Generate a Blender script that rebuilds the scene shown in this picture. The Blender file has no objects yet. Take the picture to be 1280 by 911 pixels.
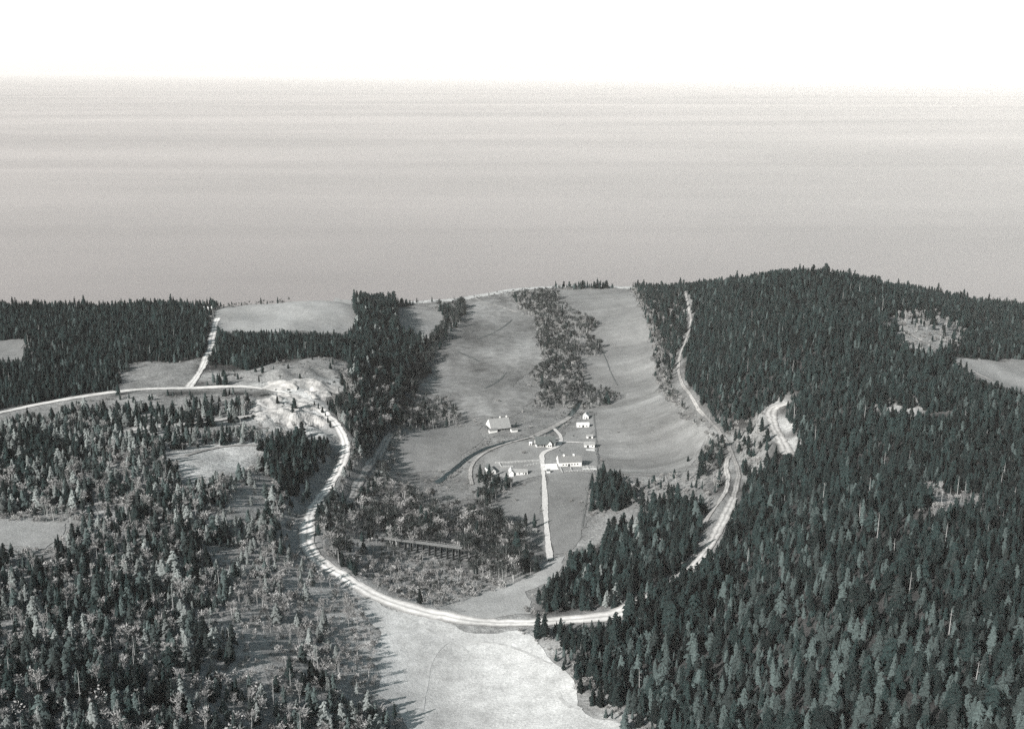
import bpy, bmesh, math, random
import numpy as np
from mathutils import Vector, Matrix

R = math.radians
rng = np.random.default_rng(7)
random.seed(7)
S = bpy.context.scene
COL = S.collection

# ------------------------------------------------------------------ camera, sky, sun, exposure
CAM_Z = 300.0
F_PX = 1372.0                       # focal length in pixels of the 1280 wide photograph
PITCH = math.atan((455.5 - 90.0) / F_PX)
cd = bpy.data.cameras.new('camera'); cam = bpy.data.objects.new('camera', cd); COL.objects.link(cam)
cam.location = (0, 0, CAM_Z)
cam.rotation_euler = (R(90) - PITCH, 0, 0)
cd.sensor_width = 36.0; cd.lens = 36.0 * F_PX / 1280.0
cd.clip_start = 1.0; cd.clip_end = 300000.0
S.camera = cam

SUN_EL, SUN_AZ = R(31), R(224)      # azimuth clockwise from +Y (view direction): behind the camera, on the left
w = bpy.data.worlds.new('World'); S.world = w; w.use_nodes = True
VEIL = 11.6
nt = w.node_tree; nt.nodes.clear()
sky = nt.nodes.new('ShaderNodeTexSky'); sky.sky_type = 'NISHITA'; sky.sun_disc = False
sky.sun_elevation = SUN_EL; sky.sun_rotation = SUN_AZ; sky.dust_density = 3.0; sky.air_density = 1.2; sky.altitude = 0
bw = nt.nodes.new('ShaderNodeHueSaturation'); bw.inputs['Saturation'].default_value = 0.6
tint = nt.nodes.new('ShaderNodeMix'); tint.data_type = 'RGBA'; tint.blend_type = 'MULTIPLY'; tint.inputs[0].default_value = 1.0
tint.inputs[7].default_value = (0.86, 1.03, 0.96, 1)
bg = nt.nodes.new('ShaderNodeBackground'); bg.inputs['Strength'].default_value = 0.055
wo = nt.nodes.new('ShaderNodeOutputWorld')
nt.links.new(sky.outputs[0], bw.inputs['Color']); nt.links.new(bw.outputs[0], tint.inputs[6])
tcw = nt.nodes.new('ShaderNodeTexCoord'); sxyz = nt.nodes.new('ShaderNodeSeparateXYZ'); nt.links.new(tcw.outputs['Generated'], sxyz.inputs[0])
veil = nt.nodes.new('ShaderNodeMapRange'); veil.interpolation_type = 'SMOOTHERSTEP'      # milky bright air low over the sea
for i_, v_ in enumerate((0.02, 0.24, VEIL, 0.0)): veil.inputs[i_ + 1].default_value = v_
nt.links.new(sxyz.outputs['Z'], veil.inputs[0])
rise = nt.nodes.new('ShaderNodeMapRange')
for i_, v_ in enumerate((0.0, 0.04, 1.10, 1.15)): rise.inputs[i_ + 1].default_value = v_
nt.links.new(sxyz.outputs['Z'], rise.inputs[0])
vm = nt.nodes.new('ShaderNodeMath'); vm.operation = 'MULTIPLY'; nt.links.new(veil.outputs[0], vm.inputs[0]); nt.links.new(rise.outputs[0], vm.inputs[1])
addv = nt.nodes.new('ShaderNodeVectorMath'); addv.operation = 'ADD'
nt.links.new(tint.outputs[2], addv.inputs[0]); vs_ = nt.nodes.new('ShaderNodeVectorMath'); vs_.operation = 'SCALE'; vs_.inputs[0].default_value = (1.085, .985, .95); nt.links.new(vm.outputs[0], vs_.inputs['Scale'])
nt.links.new(vs_.outputs[0], addv.inputs[1])
nt.links.new(addv.outputs[0], bg.inputs['Color']); nt.links.new(bg.outputs[0], wo.inputs['Surface'])

sd = bpy.data.lights.new('sun', 'SUN'); sd.energy = 4.9; sd.angle = R(0.5); sd.color = (1.0, 0.97, 0.945)
so = bpy.data.objects.new('sun', sd); COL.objects.link(so)
to_sun = Vector((math.sin(SUN_AZ) * math.cos(SUN_EL), math.cos(SUN_AZ) * math.cos(SUN_EL), math.sin(SUN_EL)))
so.rotation_euler = to_sun.to_track_quat('Z', 'Y').to_euler()
so.location = (0, 0, 600)

S.view_settings.view_transform = 'Standard'; S.view_settings.look = 'None'
S.view_settings.gamma = 1.0; S.view_settings.use_curve_mapping = False
S.view_settings.exposure = 0.5
S.cycles.use_denoising = False
S.cycles.max_bounces = 5; S.cycles.diffuse_bounces = 2; S.cycles.glossy_bounces = 2; S.cycles.transmission_bounces = 2
S.cycles.volume_bounces = 2; S.cycles.transparent_max_bounces = 8; S.cycles.caustics_reflective = False

# ------------------------------------------------------------------ terrain heights from control points (photo pixel, height)
def ray_dir(px, py):
    px = np.asarray(px, float); py = np.asarray(py, float)
    u = (px - 640.0) / F_PX; v = -(py - 455.5) / F_PX
    c, s = math.cos(PITCH), math.sin(PITCH)
    return np.stack([u, c + v * s, -s + v * c], -1)

def plane_at(px, py, z):
    d = ray_dir(px, py); t = (np.asarray(z, float) - CAM_Z) / d[..., 2]
    return np.stack([d[..., 0] * t, d[..., 1] * t], -1)

def project(x, y, z):
    c, s = math.cos(PITCH), math.sin(PITCH)
    dz = z - CAM_Z
    f = y * c - dz * s; v = y * s + dz * c
    f = np.maximum(f, 1e-3)
    return 640 + F_PX * x / f, 455.5 - F_PX * v / f, f

CP = [(600,905,26),(560,800,25),(700,860,29),(500,890,28),(600,775,27),(740,770,29),(480,740,29),(400,690,33),(385,640,36),
 (437,550,36),(400,510,43),(300,482,48),(150,490,50),(0,515,51),
 (560,735,20),(520,685,16),(600,700,14),(690,690,15),(620,640,12),(690,570,12),(625,535,11),(800,540,12),(760,420,8),(700,450,8),(650,430,7),
 (560,400,6),(510,400,9),(520,560,11),(640,375,3),(750,370,3),(500,384,3),(600,480,9),(850,570,14),(800,610,16),(700,640,13),
 (470,580,14),(435,622,20),(500,520,10),(520,470,9),(460,500,30),(445,470,40),
 (0,440,50),(100,400,46),(200,420,48),(260,386,43),(350,395,42),(430,380,40),(430,440,44),(350,440,47),(200,460,49),(0,390,45),
 (0,560,55),(200,560,54),(100,650,63),(300,620,51),(0,750,68),(200,750,57),(330,720,46),(0,900,80),(200,900,64),(400,850,42),(450,900,33),(400,760,36),
 (360,505,44),(390,540,36),(340,560,44),
 (800,755,31),(880,700,36),(925,600,38),(885,525,34),(855,480,32),(850,440,30),(850,365,22),(830,620,20),(760,700,24),
 (900,470,52),(985,530,58),(1000,420,88),(980,347,90),(1040,351,91),(800,500,12.5),(815,465,12),(840,548,14.5),(800,430,9.5),(880,358,50),(1100,362,92),(1130,410,90),(1205,400,58),(1250,470,70),(1280,400,62),
 (1100,505,86),(1180,630,88),(1000,650,62),(1280,570,72),(1280,680,70),(1280,800,84),(1150,820,82),(1100,720,80),(900,800,42),(800,890,34),(1000,900,58),(1280,905,96),(940,640,46),(960,720,52)]
cpw = np.array([list(plane_at(a, b, z)) + [z] for a, b, z in CP])
EXTRA = np.array([(500,1060,52),(640,1040,56),(560,1180,45),(280,1330,42),(430,1330,40),(600,1300,45),(1100,1200,60),(1100,700,90),(1000,300,110),(-1100,1150,55),(-1100,700,70),(-1000,300,95),(0,150,40),(300,150,70),(-300,150,80),(150,1330,14)], float)
cpw = np.vstack([cpw, EXTRA])
def tps_k(r2): return np.where(r2 > 0, 0.5 * r2 * np.log(np.maximum(r2, 1e-12)), 0.0)
SC = 1000.0
P = cpw[:, :2] / SC; n = len(P)
Kmat = tps_k(((P[:, None] - P[None]) ** 2).sum(-1)) + np.eye(n) * 2e-4
Q = np.hstack([np.ones((n, 1)), P])
A = np.block([[Kmat, Q], [Q.T, np.zeros((3, 3))]])
sol = np.linalg.solve(A, np.concatenate([cpw[:, 2], np.zeros(3)]))

COAST_PX = [(-700,425),(-300,420),(0,415),(120,414),(260,412),(340,408),(420,399),(462,386),(490,379),(520,377),(560,374),(600,367),(640,362),(700,358),(750,357),(790,357),(830,361),(900,366),(1000,373),(1100,388),(1200,414),(1245,412),(1280,406),(1700,409)]
cst = np.array([plane_at(a, b, 0) for a, b in COAST_PX])
GX0, GX1, GY0, GY1, GS = -1300.0, 1300.0, 120.0, 1720.0, 4.0
gx = np.arange(GX0, GX1 + .1, GS); gy = np.arange(GY0, GY1 + .1, GS)
XX, YY = np.meshgrid(gx, gy)
def coast_d(x, y):
    wig = 6 * np.sin(x / 37.) + 4 * np.sin(x / 17. + 1)
    return np.interp(x, cst[:, 0], cst[:, 1]) + wig - y
def smooth(t): t = np.clip(t, 0, 1); return t * t * (3 - 2 * t)
def base_height(x, y):
    out = np.empty(x.shape); f = x.ravel() / SC; g = y.ravel() / SC; o = out.ravel()
    for i in range(0, len(f), 20000):
        a, b = f[i:i + 20000], g[i:i + 20000]
        r2 = (a[:, None] - P[None, :, 0]) ** 2 + (b[:, None] - P[None, :, 1]) ** 2
        o[i:i + 20000] = tps_k(r2) @ sol[:n] + sol[n] + a * sol[n + 1] + b * sol[n + 2]
    return o.reshape(x.shape)
H = base_height(XX, YY)
H = np.clip(H, 1.2, 150)
D = coast_d(XX, YY)
rough = 0.9 * np.sin(XX / 23 + YY / 31) * np.sin(YY / 19 - XX / 41) + 0.6 * np.sin(XX / 11 + 2) * np.sin(YY / 13 + XX / 29)
H = H + rough * smooth((H - 14) / 20)
H = np.where(D > 0, 0.25 + (H - 0.25) * smooth(D / 75.0), np.maximum(-6, D * 0.08 + 0.2))

PITPX = [(296,478),(345,474),(425,466),(434,482),(408,500),(414,528),(398,546),(352,534),(302,530),(318,506)]
PITW = np.array([plane_at(a, b, 43.5) for a, b in PITPX])
def pip(poly, x, y):
    r = np.zeros(x.shape, bool); j = len(poly) - 1
    for i in range(len(poly)):
        xi, yi = poly[i]; xj, yj = poly[j]; c = (yi > y) != (yj > y)
        r ^= c & (x < (xj - xi) * (y - yi) / (yj - yi + 1e-12) + xi); j = i
    return r
pm_ = pip(PITW, XX, YY).astype(float)
for _ in range(4):
    q_ = np.pad(pm_, 1, mode='edge'); pm_ = (q_[:-2, 1:-1] + q_[2:, 1:-1] + q_[1:-1, :-2] + q_[1:-1, 2:] + 2 * pm_) / 6
terr = np.abs(np.sin(YY / 12 + 1.2 * np.sin(XX / 19))) + .7 * np.abs(np.sin(XX / 9 + YY / 14)) + .4 * np.sin(XX / 5.1) * np.sin(YY / 4.3)
H = H + pm_ * (3.6 * terr - 3.0)

def Z(x, y):
    x = np.asarray(x, float); y = np.asarray(y, float)
    fx = np.clip((x - GX0) / GS, 0, len(gx) - 1.001); fy = np.clip((y - GY0) / GS, 0, len(gy) - 1.001)
    ix = fx.astype(int); iy = fy.astype(int); a = fx - ix; b = fy - iy
    return H[iy, ix] * (1 - a) * (1 - b) + H[iy, ix + 1] * a * (1 - b) + H[iy + 1, ix] * (1 - a) * b + H[iy + 1, ix + 1] * a * b

def ground_at(px, py):
    """where the sight line through a photo pixel meets the ground: (n,2) world x, y"""
    px = np.atleast_1d(np.asarray(px, float)); py = np.atleast_1d(np.asarray(py, float))
    d = ray_dir(px, py); d = d / np.linalg.norm(d, axis=1)[:, None]
    t = np.full(len(px), 180.0); hit = np.zeros(len(px), bool)
    for k in range(900):
        p = d * t[:, None] + np.array([0, 0, CAM_Z])
        hz = np.where(p[:, 1] < 1700, Z(p[:, 0], p[:, 1]), -6); hz = np.maximum(hz, 0.0)
        hit |= p[:, 2] <= hz
        if hit.all(): break
        t = np.where(hit, t, t + 3.0)
    lo = t - 3.0; hi = t.copy()
    for k in range(12):
        m = (lo + hi) / 2; p = d * m[:, None] + np.array([0, 0, CAM_Z])
        b = p[:, 2] <= np.maximum(Z(p[:, 0], p[:, 1]), 0)
        hi = np.where(b, m, hi); lo = np.where(b, lo, m)
    p = d * hi[:, None]
    return p[:, :2]
def G(pts): a = np.array(pts, float); return ground_at(a[:, 0], a[:, 1])
def g1(px, py): q = ground_at([px], [py])[0]; return Vector((q[0], q[1], float(Z(q[0], q[1]))))

def inside(poly, x, y):
    poly = np.asarray(poly); x = np.asarray(x); y = np.asarray(y)
    r = np.zeros(x.shape, bool); m = len(poly); j = m - 1
    for i in range(m):
        xi, yi = poly[i]; xj, yj = poly[j]
        c = (yi > y) != (yj > y)
        if abs(yj - yi) > 1e-9:
            r ^= c & (x < (xj - xi) * (y - yi) / (yj - yi) + xi)
        j = i
    return r
def seg_dist(line, x, y):
    best = np.full(np.shape(x), 1e9)
    for (x0, y0), (x1, y1) in zip(line[:-1], line[1:]):
        dx, dy = x1 - x0, y1 - y0; L = dx * dx + dy * dy + 1e-9
        t = np.clip(((x - x0) * dx + (y - y0) * dy) / L, 0, 1)
        best = np.minimum(best, np.hypot(x - x0 - t * dx, y - y0 - t * dy))
    return best

# ------------------------------------------------------------------ what lies where (photo pixels, turned into ground points)
FIELDS = {   # name: (label-free tone, polygon)
 'meadow': (.49, [(452,742),(475,754),(520,770),(580,785),(650,792),(668,802),(700,834),(722,862),(745,888),(800,935),(830,985),(478,985),(508,912),(492,884),(468,866),(474,830),(466,790)]),
 'meadow_b': (.36, [(548,764),(585,748),(620,738),(660,722),(688,700),(702,694),(706,704),(684,728),(664,742),(656,760),(660,771),(600,770)]),
 'paddock': (.20, [(614,634),(640,616),(676,598),(682,664),(686,694),(664,672),(650,650),(632,648)]),
 'paddock_b': (.20, [(681,592),(735,592),(740,602),(731,640),(735,655),(716,686),(688,694),(686,664)]),
 'hayfield': (.205, [(700,362),(788,363),(800,385),(812,420),(817,450),(822,490),(850,522),(882,540),(872,568),(857,589),(758,591),(747,562),(742,522),(748,512),(785,493),(728,477),(739,466),(722,447),(750,446),(758,431),(734,418),(759,406),(718,388),(699,370)]),
 'pasture': (.185, [(590,374),(632,370),(652,391),(669,399),(669,431),(679,451),(655,471),(640,484),(678,488),(660,508),(640,521),(600,520),(580,526),(560,498),(540,498),(528,482),(540,460),(555,430),(575,405)]),
 'pasture_b': (.20, [(510,540),(555,534),(600,533),(606,548),(580,570),(560,586),(500,592),(484,588),(500,560)]),
 'pasture_c': (.24, [(494,384),(552,390),(556,400),(535,424),(500,412)]),
 'plateau_field': (.30, [(268,388),(300,383),(360,378),(420,371),(440,378),(444,405),(430,418),(340,415),(280,415),(266,402)]),
 'field_a': (.22, [(-60,428),(36,424),(26,450),(-60,452)]),
 'field_b': (.26, [(1190,446),(1320,450),(1320,500),(1240,480)]),
 'field_c': (.30, [(-60,652),(90,652),(66,684),(-60,684)]),
 'yard': (.23, [(600,575),(640,552),(670,556),(720,540),(742,520),(748,590),(690,592),(640,602),(608,592)]),
}
FW = {k: G(v[1]) for k, v in FIELDS.items()}
# worn or cut ground painted into the terrain's own cover: (albedo, feather m, polygon)
BARE = [
 (.50, [(278,474),(340,470),(425,466),(432,480),(402,500),(415,530),(398,548),(352,532),(302,528),(322,504),(352,492)]),
 (.22, [(150,452),(242,450),(252,466),(240,482),(140,488)]),
 (.24, [(245,470),(300,462),(440,452),(440,470),(380,480),(245,482)]),
 (.25, [(-40,520),(120,495),(330,490),(330,520),(230,520),(100,518),(-40,540)]),
 (.44, [(300,532),(350,536),(345,560),(305,556)]),
 (.44, [(210,560),(335,552),(325,582),(240,606),(218,590)]),
 (.25, [(300,600),(345,590),(330,680),(270,680),(250,640)]),
 (.30, [(290,690),(330,685),(300,720),(255,720)]),
 (.34, [(290,780),(360,780),(352,850),(290,850)]),
 (.30, [(380,700),(460,748),(470,865),(420,850),(300,830),(250,770),(330,720)]),
 (.30, [(385,640),(400,690),(470,740),(560,772),(680,776),(680,792),(560,788),(470,758),(385,706),(372,660)]),
 (.38, [(380,690),(452,742),(470,790),(470,860),(430,850),(400,760)]),
 (.42, [(952,508),(985,500),(982,516),(996,536),(998,562),(978,566),(962,540)]),
 (.15, [(838,432),(858,420),(874,380),(842,362),(856,400),(836,440),(838,484),(872,520),(868,470)]),
 (.26, [(885,545),(905,530),(960,530),(960,580),(930,600),(925,560)]),
 (.22, [(800,590),(870,560),(900,590),(890,640),(820,620)]),
 (.20, [(870,640),(925,615),(930,650),(900,700),(870,720)]),
 (.28, [(1100,405),(1170,395),(1210,425),(1180,445),(1130,440)]),
 (.30, [(1100,502),(1180,506),(1190,520),(1100,520)]),
 (.26, [(1150,620),(1215,615),(1235,640),(1150,650)]),
 (.22, [(1130,395),(1230,385),(1260,400),(1200,410)]),
 (.30, [(540,690),(640,735),(560,765),(480,742),(470,700)]),
 (.26, [(430,640),(460,590),(490,540),(500,548),(475,600),(450,640)]),
 (.26, [(400,600),(440,630),(480,670),(560,690),(470,720),(400,690)]),
 (.28, [(735,655),(800,625),(800,650),(740,690),(700,700)]),
 (.22, [(600,372),(700,356),(790,356),(790,368),(700,372),(650,372)]),
 (.24, [(745,590),(860,590),(870,610),(800,640),(740,640)]),
]
BW_ = [(a, G(p)) for a, p in BARE]
ROADS = {
 'road': ([(-70,529),(0,515),(60,504),(120,493),(200,485),(300,483),(345,487),(385,503),(415,525),(433,550),(432,572),(415,600),(393,630),(384,652)], 7.0),
 'road_f': ([(384,652),(382,668),(388,690),(415,712),(450,735),(490,756),(540,770),(600,778),(660,780),(720,776),(770,768),(800,753)], 9.0),
 'road_d': ([(800,753),(830,736),(862,713),(884,690),(903,652),(917,622)], 5.6),
 'road_e': ([(917,622),(924,592),(917,570),(905,545),(884,523)], 3.4),
 'road_c': ([(884,523),(866,503),(850,478),(847,450),(858,424),(865,400),(860,384),(849,362)], 2.6),
 'road_b': ([(150,540),(240,529),(310,523),(352,512),(385,503)], 6.0),
 'track': ([(272,398),(266,415),(262,440),(249,468),(236,484)], 6.0),
 'track_b': ([(985,501),(966,510),(963,525),(973,545),(984,568)], 8.0),
 'track_c': ([(1120,405),(1150,425),(1190,448),(1240,476)], 5.0),
 'track_f': ([(434,630),(446,606),(460,585),(476,562),(489,542)], 6.0),
 'track_g': ([(914,566),(906,584),(911,604),(904,624),(890,640),(880,656)], 3.6),
 'track_h': ([(446,664),(462,668),(477,673)], 3.0),
 'track_i': ([(576,699),(592,702),(612,700)], 3.0),
 'track_j': ([(232,570),(262,560),(300,556),(332,558)], 3.0),
 'track_k': ([(322,504),(345,512),(372,520),(398,524)], 4.0),
 'lane': ([(688,700),(684,672),(682,640),(680,600),(678,578),(677,567),(688,562),(698,558),(702,551),(700,543),(692,536)], 3.4),
 'lane_b': ([(702,553),(718,553),(734,554)], 2.6),
 'track_d': ([(590,606),(586,590),(592,576),(610,563),(640,553),(672,545)], 3.0),
 'track_e': ([(664,548),(690,535),(714,521)], 6.0),
}
RW = {}
def smooth_line(p, it=2):
    p = np.asarray(p)
    for _ in range(it):
        q = [p[0]]
        for a, b in zip(p[:-1], p[1:]): q += [a * .75 + b * .25, a * .25 + b * .75]
        q.append(p[-1]); p = np.array(q)
    return p
for k, (pts, wd) in ROADS.items(): RW[k] = (smooth_line(G(pts)), wd)

# the roads are cut and banked level across the slope
for k in ('road', 'road_f', 'road_b', 'road_d', 'road_e', 'track_b'):
    line, wd = RW[k]; pts = [line[0]]
    for a_, b_ in zip(line[:-1], line[1:]):
        m_ = max(1, int(np.hypot(*(b_ - a_)) / 4)); pts += [a_ + (b_ - a_) * i / m_ for i in range(1, m_ + 1)]
    pts = np.array(pts); hz = Z(pts[:, 0], pts[:, 1]); ker = np.ones(15) / 15
    hz = np.convolve(np.pad(hz, 7, mode='edge'), ker, 'valid')
    near = (XX > pts[:, 0].min() - 20) & (XX < pts[:, 0].max() + 20) & (YY > pts[:, 1].min() - 20) & (YY < pts[:, 1].max() + 20)
    ax_, ay_ = XX[near], YY[near]; best = np.full(ax_.shape, 1e9); hh = np.zeros(ax_.shape)
    for (x_, y_), h_ in zip(pts, hz):
        d_ = np.hypot(ax_ - x_, ay_ - y_); q_ = d_ < best; best[q_] = d_[q_]; hh[q_] = h_
    f_ = 1 - smooth((best - wd / 2 - 2.5) / 7.0); H[near] = H[near] * (1 - f_) + hh * f_

# ------------------------------------------------------------------ materials
def mat(name):
    m = bpy.data.materials.new(name); m.use_nodes = True
    t = m.node_tree; b = t.nodes['Principled BSDF']; b.inputs['Roughness'].default_value = 0.9
    b.inputs['Specular IOR Level'].default_value = 0.15
    return m, t, b
def N(t, k, **kw):
    x = t.nodes.new(k)
    for a, v in kw.items(): setattr(x, a, v)
    return x
def noise(t, vec, scale, detail=4, rough=.6):
    x = N(t, 'ShaderNodeTexNoise'); x.inputs['Scale'].default_value = scale; x.inputs['Detail'].default_value = detail
    x.inputs['Roughness'].default_value = rough; t.links.new(vec, x.inputs['Vector']); return x.outputs['Fac']
def maprange(t, v, a, b, c, d):
    x = N(t, 'ShaderNodeMapRange'); t.links.new(v, x.inputs[0])
    for i, k in enumerate((a, b, c, d)): x.inputs[i + 1].default_value = k
    return x.outputs[0]
def math_(t, op, a, b):
    x = N(t, 'ShaderNodeMath', operation=op)
    for i, v in enumerate((a, b)):
        if isinstance(v, (int, float)): x.inputs[i].default_value = v
        else: t.links.new(v, x.inputs[i])
    return x.outputs[0]
TINT = (.985, .985, .975)
def grey(t, val, b, tint=TINT):
    """a toned monochrome colour from a brightness value"""
    x = N(t, 'ShaderNodeVectorMath', operation='SCALE'); x.inputs[0].default_value = tint
    t.links.new(val, x.inputs['Scale']); t.links.new(x.outputs[0], b.inputs['Base Color'])
def plain(name, v, tint=TINT, var=.25, scale=1.5, rough=.9):
    m, t, b = mat(name)
    g = N(t, 'ShaderNodeNewGeometry').outputs['Position']
    f = maprange(t, noise(t, g, scale), .3, .7, v * (1 - var), v * (1 + var))
    grey(t, f, b, tint); b.inputs['Roughness'].default_value = rough
    return m
def dirt(name, v, var=.3):
    """dirt road: two worn wheel tracks, a rougher crown and weedy edges"""
    m, t, b = mat(name)
    g = N(t, 'ShaderNodeNewGeometry').outputs['Position']
    at_ = N(t, 'ShaderNodeAttribute', attribute_name='across').outputs['Fac']
    cr = N(t, 'ShaderNodeValToRGB'); t.links.new(at_, cr.inputs[0]); e = cr.color_ramp.elements
    e[0].position = 0; e[0].color = (.45,) * 3 + (1,); e[1].position = 1; e[1].color = (.5,) * 3 + (1,)
    for p_, c_ in ((.16, .8), (.28, 1.1), (.38, 1.0), (.5, .62), (.62, 1.0), (.74, 1.1), (.86, .8)): q_ = e.new(p_); q_.color = (c_,) * 3 + (1,)
    n1 = maprange(t, noise(t, g, .35, 5, .7), .3, .7, v * (1 - var), v * (1 + var)); n2 = maprange(t, noise(t, g, .05, 3, .6), .35, .65, .8, 1.12)
    grey(t, math_(t, 'MULTIPLY', cr.outputs[0], math_(t, 'MULTIPLY', n1, n2)), b, (1, .975, .95))
    return m
def grass(name, v, coarse=.35, streak=0.0):
    m, t, b = mat(name)
    g = N(t, 'ShaderNodeNewGeometry').outputs['Position']
    mp = N(t, 'ShaderNodeMapping'); t.links.new(g, mp.inputs[0]); mp.inputs['Scale'].default_value = (1, .45, 0); mp.inputs['Rotation'].default_value = (0, 0, .5)
    a = maprange(t, noise(t, mp.outputs[0], .018, 5, .6), .3, .7, 1 - coarse, 1 + coarse)
    c = maprange(t, noise(t, g, .11, 5, .7), .25, .75, 1 - coarse * .7, 1 + coarse * .7)
    d = maprange(t, noise(t, g, .9, 4, .8), .25, .75, .62, 1.38)
    if streak:
        m2 = N(t, 'ShaderNodeMapping'); t.links.new(g, m2.inputs[0]); m2.inputs['Scale'].default_value = (.004, .045, 0); m2.inputs['Rotation'].default_value = (0, 0, .02)
        c = math_(t, 'MULTIPLY', c, maprange(t, noise(t, m2.outputs[0], 1, 4, .6), .3, .7, 1 - streak, 1 + streak))
    f = math_(t, 'MULTIPLY', math_(t, 'MULTIPLY', a, c), math_(t, 'MULTIPLY', d, v))
    grey(t, f, b)
    bp = N(t, 'ShaderNodeBump'); bp.inputs['Distance'].default_value = .5; bp.inputs['Strength'].default_value = .6
    t.links.new(noise(t, g, .8, 4, .8), bp.inputs['Height']); t.links.new(bp.outputs[0], b.inputs['Normal'])
    return m
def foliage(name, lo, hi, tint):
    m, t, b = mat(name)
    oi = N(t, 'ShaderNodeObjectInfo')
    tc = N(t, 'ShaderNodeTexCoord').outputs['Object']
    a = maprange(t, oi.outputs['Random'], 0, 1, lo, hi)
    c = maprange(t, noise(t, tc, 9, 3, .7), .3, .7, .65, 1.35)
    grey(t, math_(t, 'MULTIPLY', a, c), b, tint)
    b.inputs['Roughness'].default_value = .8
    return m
COOL = (.92, 1.0, 1.0)
M = {
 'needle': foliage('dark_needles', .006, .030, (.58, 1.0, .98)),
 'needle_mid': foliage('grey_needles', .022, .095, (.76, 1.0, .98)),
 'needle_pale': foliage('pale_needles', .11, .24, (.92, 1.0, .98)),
 'twig': foliage('bare_twigs', .20, .38, (1.0, .98, .97)),
 'twig_dark': foliage('dark_twigs', .018, .052, (.84, 1.0, .98)),
 'leaf': foliage('brush_leaves', .18, .38, (1.0, .985, .97)),
 'bark': plain('bark', .12, COOL, .4, 3),
 'bark_pale': plain('pale_bark', .36, TINT, .3, 3),
 'snagwood': plain('weathered_deadwood', .30, TINT, .3, 2),
 'road': dirt('packed_dirt', .70, .2),
 'road_grey': dirt('grey_dirt', .34, .4),
 'road_mid': dirt('rutted_dirt', .50, .35),
 'lane': plain('pale_gravel', .55, (1, .975, .95), .25, .8),
 'beach': plain('beach_sand', .42, TINT, .35, .15),
 'white': plain('white_paint', .74, (1, .985, .965), .08, 1.2, .6),
 'roof_pale_shingle': plain('bleached_shingles', .27, TINT, .3, 1.5),
 'roof_grey': plain('weathered_shingles', .19, TINT, .3, 1.5),
 'roof_dark': plain('dark_shingles', .11, COOL, .35, 1.5),
 'roof_pale': plain('pale_metal_roof', .62, TINT, .12, 1.0, .5),
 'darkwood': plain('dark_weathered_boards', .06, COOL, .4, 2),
 'wood': plain('grey_boards', .22, TINT, .35, 2),
 'glass': plain('window_glass', .02, COOL, .1, 1, .15),
 'concrete': plain('concrete', .6, TINT, .12, 1),
 'post': plain('fence_wood', .14, COOL, .3, 2),
}

# ------------------------------------------------------------------ mesh helpers
class MB:
    def __init__(s): s.v = []; s.f = []; s.m = []
    def add(s, vs, fs, mi=0):
        o = len(s.v); s.v += [tuple(p) for p in vs]; s.f += [tuple(i + o for i in f) for f in fs]; s.m += [mi] * len(fs); return s
    def box(s, x0, x1, y0, y1, z0, z1, mi=0):
        return s.add([(x, y, z) for z in (z0, z1) for y in (y0, y1) for x in (x0, x1)],
                     [(0, 2, 3, 1), (4, 5, 7, 6), (0, 1, 5, 4), (2, 6, 7, 3), (0, 4, 6, 2), (1, 3, 7, 5)], mi)
    def tube(s, p0, p1, r0, r1, k=5, mi=0):
        p0, p1 = Vector(p0), Vector(p1); d = (p1 - p0).normalized()
        a = d.orthogonal().normalized(); b = d.cross(a)
        vs = [p + (a * math.cos(2 * math.pi * i / k) + b * math.sin(2 * math.pi * i / k)) * r for p, r in ((p0, r0), (p1, r1)) for i in range(k)]
        return s.add(vs, [(i, (i + 1) % k, k + (i + 1) % k, k + i) for i in range(k)] + [tuple(range(k, 2 * k)), tuple(range(k - 1, -1, -1))], mi)
    def mesh(s, name, mats, smoothed=False):
        me = bpy.data.meshes.new(name); me.from_pydata(s.v, [], s.f)
        for m in (mats if isinstance(mats, (list, tuple)) else [mats]): me.materials.append(m)
        if len(me.materials) > 1: me.polygons.foreach_set('material_index', s.m)
        if smoothed: me.polygons.foreach_set('use_smooth', [True] * len(me.polygons))
        me.update(); return me
    def build(s, name, mats, parent=None, smoothed=False):
        o = bpy.data.objects.new(name, s.mesh(name, mats, smoothed)); COL.objects.link(o)
        if parent: o.parent = parent
        return o
def tag(o, label=None, cat=None, group=None, kind=None):
    if label: o['label'] = label
    if cat: o['category'] = cat
    if group: o['group'] = group
    if kind: o['kind'] = kind
    return o
def thing(name, label, cat, loc, rz=0, group=None):
    o = bpy.data.objects.new(name, None); COL.objects.link(o); o.empty_display_size = .5
    o.location = loc; o.rotation_euler = (0, 0, rz); return tag(o, label, cat, group)

# ------------------------------------------------------------------ setting: terrain, sea, beach, fields, roads
def grid_mesh(name, x, y, z, keep=None):
    ny, nx = x.shape
    me = bpy.data.meshes.new(name)
    v = np.stack([x, y, z], -1).reshape(-1, 3)
    idx = np.arange(nx * ny).reshape(ny, nx)
    q = np.stack([idx[:-1, :-1], idx[:-1, 1:], idx[1:, 1:], idx[1:, :-1]], -1).reshape(-1, 4)
    me.vertices.add(len(v)); me.vertices.foreach_set('co', v.ravel())
    me.loops.add(q.size); me.loops.foreach_set('vertex_index', q.ravel())
    me.polygons.add(len(q)); me.polygons.foreach_set('loop_start', np.arange(0, q.size, 4))
    me.polygons.foreach_set('use_smooth', np.ones(len(q), bool))
    me.update(calc_edges=True); me.validate()
    return me

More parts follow.
